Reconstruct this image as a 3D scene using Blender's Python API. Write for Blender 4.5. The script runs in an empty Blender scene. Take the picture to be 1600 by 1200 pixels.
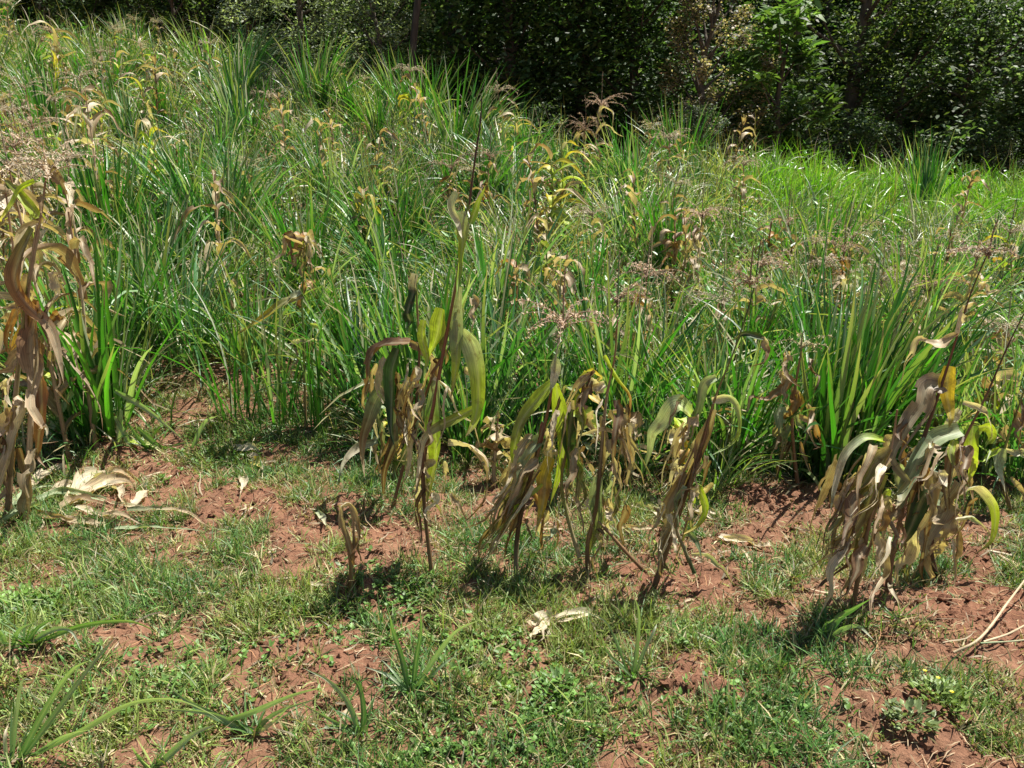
import bpy, math, random
import numpy as np
from math import radians as R
random.seed(7)
rng = np.random.RandomState(11)

# ------------------------------------------------------------------ camera
F = 1256.0; PITCH = R(15.6); EYE = 1.65
scene = bpy.context.scene
cd = bpy.data.cameras.new('camera'); cam = bpy.data.objects.new('camera', cd)
scene.collection.objects.link(cam); scene.camera = cam
cam.location = (0, 0, EYE); cam.rotation_euler = (R(90) - PITCH, 0, 0)
cd.sensor_width = 36.0; cd.lens = 36.0 * F / 1600.0; cd.clip_start = 0.05; cd.clip_end = 2000
# ------------------------------------------------------------------ light
SUN_EL, SUN_AZ = R(66), R(62)      # azimuth from +y towards +x : the sun stands behind the field, to the right
w = bpy.data.worlds.new('World'); scene.world = w; w.use_nodes = True
nt = w.node_tree; bg = nt.nodes['Background']
sky = nt.nodes.new('ShaderNodeTexSky'); sky.sky_type = 'NISHITA'; sky.sun_disc = False
sky.sun_elevation = SUN_EL; sky.sun_rotation = SUN_AZ
nt.links.new(sky.outputs[0], bg.inputs[0]); bg.inputs[1].default_value = 0.05
sl = bpy.data.lights.new('sun', 'SUN'); sl.energy = 5.0; sl.angle = R(0.5); sl.color = (1.0, 0.955, 0.87)
so = bpy.data.objects.new('sun', sl); scene.collection.objects.link(so)
sd = np.array([math.sin(SUN_AZ) * math.cos(SUN_EL), math.cos(SUN_AZ) * math.cos(SUN_EL), math.sin(SUN_EL)])
from mathutils import Vector
so.rotation_euler = Vector(sd).to_track_quat('Z', 'Y').to_euler(); so.location = (5, 10, 30)
scene.view_settings.view_transform = 'Standard'; scene.view_settings.look = 'None'
scene.view_settings.exposure = 0.98; scene.view_settings.gamma = 1.0
scene.cycles.max_bounces = 6; scene.cycles.diffuse_bounces = 3; scene.cycles.glossy_bounces = 2
scene.cycles.transmission_bounces = 4; scene.cycles.transparent_max_bounces = 4
scene.cycles.caustics_reflective = False; scene.cycles.caustics_refractive = False
COL = scene.collection

# ------------------------------------------------------------------ noise and terrain
_perm = np.random.RandomState(3).rand(256, 256)
def vnoise(x, y):
    x = np.asarray(x, float); y = np.asarray(y, float)
    xi = np.floor(x).astype(int); yi = np.floor(y).astype(int)
    fx = x - xi; fy = y - yi; fx = fx * fx * (3 - 2 * fx); fy = fy * fy * (3 - 2 * fy)
    a = _perm[xi & 255, yi & 255]; b = _perm[(xi + 1) & 255, yi & 255]
    c = _perm[xi & 255, (yi + 1) & 255]; d = _perm[(xi + 1) & 255, (yi + 1) & 255]
    return (a * (1 - fx) + b * fx) * (1 - fy) + (c * (1 - fx) + d * fx) * fy
def fbm(x, y, o=4):
    s = 0; a = 0.5; t = 0
    for i in range(o):
        s = s + a * vnoise(np.asarray(x) * 2 ** i + 17.3 * i, np.asarray(y) * 2 ** i + 9.1 * i); t += a; a *= 0.55
    return s / t
KX = [-2500, -1200, -400, 0, 200, 400, 600, 750, 900, 1050, 1200, 1400, 1600, 2000, 3500]
KR = [24, 22, 18, 17, 15.5, 14, 12, 10.5, 10.5, 11, 12, 13, 13.5, 14.5, 18]
KH = [4.7, 4.7, 4.4, 4.1, 3.5, 2.95, 2.25, 1.75, 1.4, 1.35, 1.42, 1.15, 1.05, .9, .7]
def azpx(x, y):
    y = np.maximum(np.asarray(y, float), 0.5)
    return 800 + F * np.asarray(x, float) / (y * math.cos(PITCH) + 0.2)
def crest(x, y):
    a = azpx(x, y); return np.interp(a, KX, KR), np.interp(a, KX, KH)
def macro(x, y):
    x = np.asarray(x, float); y = np.asarray(y, float)
    r, h = crest(x, y)
    t = np.clip((y - 4.2) / (r - 4.2), 0, 1)
    z = h * (0.25 * t * t + 0.75 * t)
    b = np.maximum(y - r, 0)
    z = z - 0.22 * np.minimum(b, 8) + 0.45 * np.maximum(y - 36, 0)
    z = np.minimum(z, 30)
    return z
# bare soil patches in the foreground: (x, y) found from where they lie on the ground
def cray(px, py):
    d = np.array([(px - 800) / F, math.cos(PITCH) + math.sin(PITCH) * (600 - py) / F, -math.sin(PITCH) + math.cos(PITCH) * (600 - py) / F])
    return d
def gflat(px, py):
    d = cray(px, py); k = EYE / -d[2]; return d[0] * k, d[1] * k
SOIL = [(470, 850, 85, 40, .8), (610, 865, 70, 32, .8), (350, 772, 55, 24, .6), (700, 1095, 60, 25, .7), (590, 1110, 50, 25, .6), (1060, 1065, 75, 35, .9),
        (1470, 990, 190, 60, 1.0), (1380, 1040, 90, 40, .8), (830, 1085, 70, 20, .8), (1210, 810, 90, 40, .9), (1300, 790, 80, 50, .7), (60, 1035, 75, 25, 1.0),
        (210, 740, 45, 18, .7), (250, 880, 90, 25, .7), (290, 1010, 70, 25, .5), (400, 1030, 60, 25, .6), (1430, 1150, 80, 40, .7), (1100, 870, 70, 40, .5), (1000, 920, 60, 35, .7),
        (560, 930, 50, 30, .8), (270, 640, 40, 18, .8), (430, 620, 70, 20, .6), (820, 635, 35, 14, .9), (690, 985, 50, 20, .6), (930, 940, 60, 25, .5), (100, 1190, 80, 25, .7),
        (780, 800, 60, 30, .6), (1560, 860, 70, 25, .5), (1180, 960, 40, 30, .5), (1540, 1080, 90, 40, .45), (300, 1120, 70, 30, .55), (860, 840, 60, 25, .5), (1140, 940, 30, 50, .5), (1240, 1090, 80, 25, .3)]
LUSH_SHADE = [(110, 840, 110, 30, .5), (350, 700, 90, 35, .5), (760, 930, 110, 35, .7), (960, 980, 80, 40, .7), (500, 950, 90, 60, .5), (660, 1060, 90, 40, .4), (800, 1140, 110, 50, .6),  # dense turf patches laid shadow-like, imitating shade by thicker grass
        (560, 1170, 90, 40, .6), (1140, 985, 50, 30, .7), (1260, 1050, 80, 40, .4), (1180, 1160, 110, 40, .5), (230, 1080, 100, 50, .5), (60, 940, 70, 30, .6), (1480, 900, 70, 20, .5), (440, 800, 50, 20, .3), (400, 900, 80, 40, .5), (1020, 1130, 90, 30, .4)]
def patches(x, y, tab):
    s = 0
    for px, py, rx, ry, a in tab:
        cx, cy = gflat(px, py)
        ex = abs(gflat(px + rx, py)[0] - cx); ey = abs(gflat(px, py - ry)[1] - cy)
        s = s + a * np.exp(-(((x - cx) / ex) ** 2 + ((y - cy) / ey) ** 2))
    return s
def bare(x, y):
    """0 grown over ... 1 bare soil"""
    n = fbm(x * 1.6 + 5, y * 2.2 + 3, 4)
    n2 = fbm(x * 5 + 50, y * 6 + 31, 3)
    v = (n - .5) * 1.3 + (n2 - .5) * 2.4 + patches(x, y, SOIL) * .75 - patches(x, y, LUSH_SHADE) * .8 + .20
    return np.clip(v, 0, 1)
def micro(x, y):
    near = np.clip((9 - y) / 3, 0, 1)
    v = bare(x, y)
    z = (fbm(x * 1.1, y * 1.3, 2) - .5) * .10
    z = z + (fbm(x * 5 + 9, y * 5, 3) - .5) * .075 + (fbm(x * 16, y * 16 + 4, 3) - .5) * .045 * (0.4 + .8 * v) + np.abs(fbm(x * 9 + 2, y * 9, 2) - .5) * .06 * v
    cl = fbm(x * 34 + 3, y * 34 + 8, 2); z = z + np.maximum(cl - .52, 0) * .06 * v
    for px, py, rx, h in ((50, 1040, 90, .05), (560, 925, 45, .05), (1400, 985, 120, .05), (470, 840, 90, .04), (1210, 800, 90, .05), (1090, 1050, 80, .03), (700, 1080, 60, .03)):
        cx, cy = gflat(px, py); e = rx / F * cy * 1.1
        z = z + h * np.exp(-(((x - cx) ** 2 + (y - cy) ** 2) / e ** 2))
    return z * near
def H(x, y): return macro(x, y) + micro(np.asarray(x, float), np.asarray(y, float))
def ground(px, py):
    d = cray(px, py); ys = np.linspace(1.2, 30, 3000); k = ys / d[1]
    z = EYE + d[2] * k; h = H(d[0] * k, ys); i = np.argmax(z <= h)
    return np.array([d[0] * k[i], ys[i], h[i]])
def pt(px, py, Y):
    d = cray(px, py); k = Y / d[1]; return np.array([d[0] * k, Y, EYE + d[2] * k])

# ------------------------------------------------------------------ mesh builder
class MB:
    def __init__(s): s.v = []; s.q = []; s.c = []; s.l = []; s.n = 0
    def add(s, V, Q, C, L=None):
        V = np.asarray(V, np.float32).reshape(-1, 3); Q = np.asarray(Q, np.int32).reshape(-1, 4)
        C = np.broadcast_to(np.asarray(C, np.float32), (len(V), 3))
        if L is None: L = np.zeros((len(V), 3), np.float32)
        s.v.append(V); s.q.append(Q + s.n); s.c.append(C); s.l.append(np.asarray(L, np.float32).reshape(-1, 3)); s.n += len(V)
    def mesh(s, name, mat, smooth=True):
        V = np.concatenate(s.v); Q = np.concatenate(s.q); C = np.concatenate(s.c); L = np.concatenate(s.l)
        me = bpy.data.meshes.new(name)
        me.vertices.add(len(V)); me.vertices.foreach_set('co', V.ravel())
        me.loops.add(Q.size); me.loops.foreach_set('vertex_index', Q.ravel())
        me.polygons.add(len(Q)); me.polygons.foreach_set('loop_start', np.arange(0, Q.size, 4, dtype=np.int32))
        me.polygons.foreach_set('loop_total', np.full(len(Q), 4, np.int32))
        me.update(calc_edges=True)
        me.polygons.foreach_set('use_smooth', np.full(len(Q), smooth, bool))
        a = me.color_attributes.new('Col', 'FLOAT_COLOR', 'POINT')
        a.data.foreach_set('color', np.concatenate([C, np.ones((len(C), 1), np.float32)], 1).ravel())
        b = me.attributes.new('lf', 'FLOAT_VECTOR', 'POINT'); b.data.foreach_set('vector', L.ravel())
        me.materials.append(mat); me.validate(); return me
    def obj(s, name, mat, parent=None, smooth=True):
        o = bpy.data.objects.new(name, s.mesh(name, mat, smooth)); COL.objects.link(o)
        if parent: o.parent = parent
        return o
def tag(o, label, cat, group=None, kind=None):
    if label: o['label'] = label
    if cat: o['category'] = cat
    if group: o['group'] = group
    if kind: o['kind'] = kind
    return o
def empty(name, loc, label, cat, group=None):
    o = bpy.data.objects.new(name, None); COL.objects.link(o); o.location = tuple(float(v) for v in loc); o.empty_display_size = .1
    return tag(o, label, cat, group)
def norm(v): return v / np.maximum(np.linalg.norm(v, axis=-1, keepdims=True), 1e-9)

def blades(mb, base, head, L, W, lean, curve, col, tipcol=None, seg=5, vfold=0.0, twist=0.0, power=1.3, wave=0.0):
    """many grass blades at once; all arrays of length m. col (m,3)"""
    m = len(base); t = np.linspace(0, 1, seg + 1)[None, :]
    th = lean[:, None] + curve[:, None] * t ** power
    ds = L[:, None] / seg
    hx = np.cos(head)[:, None]; hy = np.sin(head)[:, None]
    thm = (th[:, 1:] + th[:, :-1]) / 2
    rad = np.concatenate([np.zeros((m, 1)), np.cumsum(np.sin(thm) * ds, 1)], 1)
    up = np.concatenate([np.zeros((m, 1)), np.cumsum(np.cos(thm) * ds, 1)], 1)
    side = np.stack([-hy, hx, np.zeros_like(hx)], -1)                # (m,1,3)
    P = base[:, None, :] + np.stack([rad * hx, rad * hy, up], -1)
    if wave: P = P + side * (np.sin(t * 5 + rng.rand(m, 1) * 6) * t * wave * L[:, None])[..., None]
    N = np.stack([np.cos(th) * hx, np.cos(th) * hy, -np.sin(th)], -1)
    tw = (rng.rand(m, 1) - .5) * 2 * twist
    tw = tw * (.4 + t)
    B = side * np.cos(tw)[..., None] + N * np.sin(tw)[..., None]
    N2 = -side * np.sin(tw)[..., None] + N * np.cos(tw)[..., None]
    wp = np.minimum(1, .55 + 2.2 * t) * (1 - t ** 2.4) ** .8 * W[:, None] / 2
    tc = col if tipcol is None else tipcol
    C = col[:, None, :] * (1 - t[..., None] ** 2) + tc[:, None, :] * t[..., None] ** 2
    sd_ = rng.rand(m, 1) * 50
    tt = np.broadcast_to(t, (m, seg + 1))
    if vfold > 0:
        V = np.stack([P - B * wp[..., None], P + N2 * (wp * vfold)[..., None], P + B * wp[..., None]], 2)
        k = 3
    else:
        V = np.stack([P - B * wp[..., None], P + B * wp[..., None]], 2); k = 2
    Cc = np.repeat(C[:, :, None, :], k, 2)
    us = np.linspace(-1, 1, k)
    Lf = np.stack([np.broadcast_to(us[None, None, :], (m, seg + 1, k)), np.repeat(tt[:, :, None], k, 2), np.broadcast_to(sd_[:, :, None], (m, seg + 1, k))], -1)
    idx = np.arange(m * (seg + 1) * k).reshape(m, seg + 1, k)
    Q = np.stack([idx[:, :-1, :-1], idx[:, :-1, 1:], idx[:, 1:, 1:], idx[:, 1:, :-1]], -1)
    mb.add(V, Q, Cc.reshape(-1, 3), Lf)

def resample(P, n):
    """Catmull-Rom through the control points, n samples"""
    P = np.asarray(P, float)
    if len(P) == 2: P = np.array([P[0], (P[0] + P[1]) / 2, P[1]])
    E = np.concatenate([[2 * P[0] - P[1]], P, [2 * P[-1] - P[-2]]])
    out = []
    for u in np.linspace(0, len(P) - 1 - 1e-6, n):
        i = int(u); f = u - i; a, b, c, d = E[i], E[i + 1], E[i + 2], E[i + 3]
        out.append(.5 * (2 * b + (c - a) * f + (2 * a - 5 * b + 4 * c - d) * f * f + (3 * b - a - 3 * c + d) * f ** 3))
    return np.array(out)

def leaf(mb, P, W, cols, ref=None, tw0=0., tw1=0., curl=.5, wave=.15, crump=0., n=18, k=7, blunt=False, rs=None):
    """one broad maize leaf along path P; cols: list of colours root -> tip; ref: direction its face looks to"""
    rs = rs or rng
    P = resample(P, n); t = np.linspace(0, 1, n)
    L = np.linalg.norm(P[1:] - P[:-1], axis=1).sum()
    if crump: P = P + np.stack([np.interp(t, np.linspace(0, 1, 7), rs.randn(7)) for _ in range(3)], 1) * crump * W * t[:, None]
    T = norm(np.gradient(P, axis=0))
    if ref is None:
        h = P[-1] - P[0]; h[2] = 0; h = norm(h + 1e-6); B = np.cross(np.array([0, 0, 1.]), h)[None, :].repeat(n, 0)
    else: B = np.cross(T, np.asarray(ref)[None, :])
    B = norm(B - T * (B * T).sum(1, keepdims=True)); N = np.cross(T, B)
    a = tw0 + (tw1 - tw0) * t
    B, N = B * np.cos(a)[:, None] + N * np.sin(a)[:, None], N * np.cos(a)[:, None] - B * np.sin(a)[:, None]
    wp = np.minimum(1, .6 + 1.7 * t) * ((1 - t ** 1.7) ** .95 if not blunt else (1 - .4 * t ** 3)) * W / 2
    wp = wp * (1 + crump * .5 * np.interp(t, np.linspace(0, 1, 9), rs.randn(9)))
    wp = np.maximum(wp, .0004)
    s = np.linspace(-1, 1, k)
    cu = curl * (1 + .5 * np.interp(t, np.linspace(0, 1, 6), rs.randn(6))); cu = np.where(np.abs(cu) < .02, .02, cu)
    off = np.sin(cu[:, None] * s) / cu[:, None]; dep = (1 - np.cos(cu[:, None] * s)) / cu[:, None]
    ph = rs.rand() * 6; fr = L / max(W, .01) * rs.uniform(1.1, 1.9)
    wv = wave * (np.sin(fr * t + ph)[:, None] * np.clip(s, 0, 1) ** 2 + np.sin(fr * 1.13 * t + ph * 2)[:, None] * np.clip(-s, 0, 1) ** 2)
    if crump: wv = wv + crump * .35 * rs.randn(n, k) * np.abs(s)[None, :]
    wv = wv - .10 * (np.abs(s) < .01)[None, :]
    V = P[:, None, :] + B[:, None, :] * (off * wp[:, None])[..., None] + N[:, None, :] * ((dep + wv) * wp[:, None])[..., None]
    cols = np.asarray(cols, float); ci = np.linspace(0, 1, len(cols))
    C = np.stack([np.interp(t, ci, cols[:, j]) for j in range(3)], 1)[:, None, :].repeat(k, 1)
    C = C * (1 + .10 * rs.randn(n, k, 1))
    C[:, k // 2] = C[:, k // 2] * .65 + np.array([.55, .53, .36]) * .35      # midrib
    idx = np.arange(n * k).reshape(n, k)
    Q = np.stack([idx[:-1, :-1], idx[:-1, 1:], idx[1:, 1:], idx[1:, :-1]], -1)
    if crump > .1:                                   # torn edges and lengthwise splits of a dead leaf
        kp = np.ones((n - 1, k - 1), bool)
        for c_ in (0, k - 2):
            for _ in range(rs.randint(1, 4)):
                a0 = rs.randint(n // 4, n - 2); kp[a0:a0 + rs.randint(1, 4), c_] = False
        if rs.rand() < .6 and k > 3: kp[int(n * rs.uniform(.3, .7)):, rs.randint(1, k - 2)] = False
        Q = Q[kp]
    Lf = np.stack([np.broadcast_to(s, (n, k)), np.broadcast_to((t * L * 8)[:, None], (n, k)), np.full((n, k), rs.rand() * 50)], -1)
    mb.add(V, Q, np.clip(C, .005, .9).reshape(-1, 3), Lf)

def tube(mb, P, r, col, k=7, n=None, nodes=0.0, cols=None):
    P = resample(P, n or max(6, len(P) * 4)); n = len(P); t = np.linspace(0, 1, n)
    r = np.interp(t, np.linspace(0, 1, len(np.atleast_1d(r))), np.atleast_1d(r))
    if nodes:
        s = np.concatenate([[0], np.cumsum(np.linalg.norm(P[1:] - P[:-1], axis=1))])
        r = r * (1 + .28 * np.exp(-(((s / nodes) % 1 - .5) / .09) ** 2))
    T = norm(np.gradient(P, axis=0)); up = np.array([.13, .9, .31]) if abs(T[0, 2]) > .5 else np.array([0, .1, 1.])
    A = norm(np.cross(T, up)); B = np.cross(T, A); an = np.linspace(0, 2 * math.pi, k, endpoint=False)
    V = P[:, None, :] + (A[:, None, :] * np.cos(an)[None, :, None] + B[:, None, :] * np.sin(an)[None, :, None]) * r[:, None, None]
    idx = np.arange(n * k).reshape(n, k); nx = np.roll(idx, -1, 1)
    Q = np.stack([idx[:-1], nx[:-1], nx[1:], idx[1:]], -1)
    if cols is not None:
        cols = np.asarray(cols); C = np.stack([np.interp(t, np.linspace(0, 1, len(cols)), cols[:, j]) for j in range(3)], 1)[:, None, :].repeat(k, 1).reshape(-1, 3)
    else: C = col
    Lf = np.stack([np.broadcast_to(np.sin(an * 1.0), (n, k)), np.broadcast_to((t * 6)[:, None], (n, k)), np.zeros((n, k))], -1)
    mb.add(V, Q, C, Lf)
    c0 = len(mb.v) # caps
    for e in (0, n - 1):
        cen = P[e]; base = mb.n
        ring = V[e]; VV = np.concatenate([ring, [cen]]); q = []
        for i in range(0, k - 1, 2): q.append((i, i + 1, (i + 2) % k, k))
        mb.add(VV, q, C if np.ndim(C) == 1 or isinstance(C, tuple) else C[e * k], None)

# ------------------------------------------------------------------ materials
def nmat(name):
    m = bpy.data.materials.new(name); m.use_nodes = True; t = m.node_tree; t.nodes.clear()
    return m, t, t.nodes.new('ShaderNodeOutputMaterial')
def N(t, ty, **k):
    n = t.nodes.new(ty)
    for a, v in k.items(): setattr(n, a, v)
    return n
def leaf_mat(name, rough=.45, transl=.4, spec=.35, streak=.35, blotch=0.0, tint=(1.25, 1.2, .55), sc=(9, 1.2, 1)):
    m, t, out = nmat(name); L = t.links.new
    at = N(t, 'ShaderNodeAttribute', attribute_name='Col'); lf = N(t, 'ShaderNodeAttribute', attribute_name='lf')
    mp = N(t, 'ShaderNodeMapping'); mp.inputs['Scale'].default_value = sc; L(lf.outputs['Vector'], mp.inputs['Vector'])
    nz = N(t, 'ShaderNodeTexNoise'); nz.inputs['Scale'].default_value = 1.0; nz.inputs['Detail'].default_value = 3; L(mp.outputs[0], nz.inputs['Vector'])
    mr = N(t, 'ShaderNodeMapRange'); mr.inputs[1].default_value = .3; mr.inputs[2].default_value = .7; mr.inputs[3].default_value = 1 - streak; mr.inputs[4].default_value = 1 + streak
    L(nz.outputs[0], mr.inputs[0])
    mx = N(t, 'ShaderNodeVectorMath', operation='SCALE'); L(at.outputs['Color'], mx.inputs[0]); L(mr.outputs[0], mx.inputs['Scale'])
    src = mx.outputs[0]
    if blotch:
        tc = N(t, 'ShaderNodeTexCoord'); n2 = N(t, 'ShaderNodeTexNoise'); n2.inputs['Scale'].default_value = 26; n2.inputs['Detail'].default_value = 4; n2.inputs['Roughness'].default_value = .65
        L(tc.outputs['Object'], n2.inputs['Vector'])
        m2 = N(t, 'ShaderNodeMapRange'); m2.inputs[1].default_value = .55; m2.inputs[2].default_value = .72; m2.inputs[3].default_value = 0; m2.inputs[4].default_value = blotch; L(n2.outputs[0], m2.inputs[0])
        mc = N(t, 'ShaderNodeMix', data_type='RGBA'); L(m2.outputs[0], mc.inputs[0]); L(src, mc.inputs[6]); mc.inputs[7].default_value = (.13, .075, .035, 1); src = mc.outputs[2]
    p = N(t, 'ShaderNodeBsdfPrincipled'); L(src, p.inputs['Base Color']); p.inputs['Roughness'].default_value = rough; p.inputs['Specular IOR Level'].default_value = spec
    bp = N(t, 'ShaderNodeBump'); bp.inputs['Strength'].default_value = .25; bp.inputs['Distance'].default_value = .003; L(nz.outputs[0], bp.inputs['Height']); L(bp.outputs[0], p.inputs['Normal'])
    tr = N(t, 'ShaderNodeBsdfTranslucent'); ti = N(t, 'ShaderNodeVectorMath', operation='MULTIPLY'); L(src, ti.inputs[0]); ti.inputs[1].default_value = tint; L(ti.outputs[0], tr.inputs[0])
    ms = N(t, 'ShaderNodeMixShader'); ms.inputs[0].default_value = transl; L(p.outputs[0], ms.inputs[1]); L(tr.outputs[0], ms.inputs[2]); L(ms.outputs[0], out.inputs[0])
    return m
M_GRASS = leaf_mat('grass_blade', .38, .32, .7, .30, 0, (1.15, 1.6, .4))
M_LAWN = leaf_mat('short_grass_blade', .42, .30, .55, .25, 0, (1.2, 1.25, .6))
M_MAIZE = leaf_mat('maize_leaf', .48, .34, .4, .42, .7, (1.2, 1.2, .5), (17, .8, 1))
M_DRY = leaf_mat('straw', .7, .22, .15, .3, .3, (1.2, 1.0, .75))
M_TREE = leaf_mat('tree_foliage', .5, .42, .35, .2, 0, (1.2, 1.3, .55))
M_STALK = leaf_mat('stalk_skin', .55, .0, .3, .35, .5)
def bark_mat():
    m, t, out = nmat('bark'); L = t.links.new
    at = N(t, 'ShaderNodeAttribute', attribute_name='Col'); tc = N(t, 'ShaderNodeTexCoord'); mp = N(t, 'ShaderNodeMapping'); mp.inputs['Scale'].default_value = (9, 9, 2); L(tc.outputs['Object'], mp.inputs[0])
    nz = N(t, 'ShaderNodeTexNoise'); nz.inputs['Scale'].default_value = 2; nz.inputs['Detail'].default_value = 6; L(mp.outputs[0], nz.inputs['Vector'])
    mr = N(t, 'ShaderNodeMapRange'); mr.inputs[1].default_value = .3; mr.inputs[2].default_value = .7; mr.inputs[3].default_value = .5; mr.inputs[4].default_value = 1.5; L(nz.outputs[0], mr.inputs[0])
    mx = N(t, 'ShaderNodeVectorMath', operation='SCALE'); L(at.outputs['Color'], mx.inputs[0]); L(mr.outputs[0], mx.inputs['Scale'])
    p = N(t, 'ShaderNodeBsdfPrincipled'); p.inputs['Roughness'].default_value = .85; L(mx.outputs[0], p.inputs['Base Color'])
    b = N(t, 'ShaderNodeBump'); b.inputs['Distance'].default_value = .03; L(nz.outputs[0], b.inputs['Height']); L(b.outputs[0], p.inputs['Normal']); L(p.outputs[0], out.inputs[0]); return m
M_BARK = bark_mat()
def soil_mat():
    m, t, out = nmat('red_soil'); L = t.links.new
    tc = N(t, 'ShaderNodeTexCoord')
    def noise(s, d, r=.6):
        n = N(t, 'ShaderNodeTexNoise'); n.inputs['Scale'].default_value = s; n.inputs['Detail'].default_value = d; n.inputs['Roughness'].default_value = r; L(tc.outputs['Object'], n.inputs['Vector']); return n
    a = noise(1.3, 4); b = noise(14, 6, .7); c = noise(70, 5, .75)
    r1 = N(t, 'ShaderNodeValToRGB'); r1.color_ramp.elements[0].position = .3; r1.color_ramp.elements[1].position = .72
    r1.color_ramp.elements[0].color = (.14, .065, .04, 1); r1.color_ramp.elements[1].color = (.34, .18, .11, 1)
    e = r1.color_ramp.elements.new(.5); e.color = (.23, .11, .068, 1); L(b.outputs[0], r1.inputs[0])
    r2 = N(t, 'ShaderNodeMapRange'); r2.inputs[1].default_value = .35; r2.inputs[2].default_value = .65; r2.inputs[4].default_value = .55; L(a.outputs[0], r2.inputs[0])
    mx = N(t, 'ShaderNodeMix', data_type='RGBA'); L(r2.outputs[0], mx.inputs[0]); L(r1.outputs[0], mx.inputs[6]); mx.inputs[7].default_value = (.28, .165, .10, 1)
    r3 = N(t, 'ShaderNodeMapRange'); r3.inputs[1].default_value = .3; r3.inputs[2].default_value = .7; r3.inputs[3].default_value = .72; r3.inputs[4].default_value = 1.2; L(c.outputs[0], r3.inputs[0])
    sc = N(t, 'ShaderNodeVectorMath', operation='SCALE'); L(mx.outputs[2], sc.inputs[0]); L(r3.outputs[0], sc.inputs['Scale'])
    p = N(t, 'ShaderNodeBsdfPrincipled'); p.inputs['Roughness'].default_value = .95; p.inputs['Specular IOR Level'].default_value = .1; L(sc.outputs[0], p.inputs['Base Color'])
    ad = N(t, 'ShaderNodeMath', operation='MULTIPLY_ADD'); L(b.outputs[0], ad.inputs[0]); ad.inputs[1].default_value = 2.2; L(c.outputs[0], ad.inputs[2])
    bp = N(t, 'ShaderNodeBump'); bp.inputs['Strength'].default_value = .9; bp.inputs['Distance'].default_value = .012; L(ad.outputs[0], bp.inputs['Height']); L(bp.outputs[0], p.inputs['Normal'])
    L(p.outputs[0], out.inputs[0]); return m
M_SOIL = soil_mat()

# ------------------------------------------------------------------ ground
def axis(a, b, fine, lo, hi, step):
    mid = np.arange(a, b, fine); l = []; x = a; s = fine
    while x > lo: s = min(s * 1.12, step); x -= s; l.append(x)
    r = []; x = mid[-1]; s = fine
    while x < hi: s = min(s * 1.12, step); x += s; r.append(x)
    return np.concatenate([l[::-1], mid, r])
gx = axis(-3.8, 3.8, .018, -400, 400, 20); gy = axis(1.5, 6.5, .018, -300, 500, 20)
X, Y = np.meshgrid(gx, gy); Z = H(X, Y)
idx = np.arange(X.size).reshape(X.shape)
mb = MB(); mb.add(np.stack([X, Y, Z], -1), np.stack([idx[:-1, :-1], idx[:-1, 1:], idx[1:, 1:], idx[1:, :-1]], -1), (.3, .14, .09))
g = mb.obj('ground', M_SOIL); tag(g, None, None, kind='structure')

# ------------------------------------------------------------------ colours
TAN = (.54, .42, .27); PALE = (.72, .64, .48); BROWN = (.24, .14, .07); DKB = (.10, .055, .03); GREYB = (.36, .28, .17); LIME = (.42, .56, .05); YEL = (.60, .46, .05)
ORG = (.42, .22, .07); GRN = (.12, .24, .045); PGRN = (.40, .48, .28); GGRN = (.21, .28, .15); DGRN = (.035, .075, .02); OLIVE = (.20, .22, .06); REDB = (.20, .085, .05); STRAW = (.42, .35, .18)
PINK = (.54, .41, .30)
def mixc(a, b, k): return tuple(np.array(a) * (1 - k) + np.array(b) * k)

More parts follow.
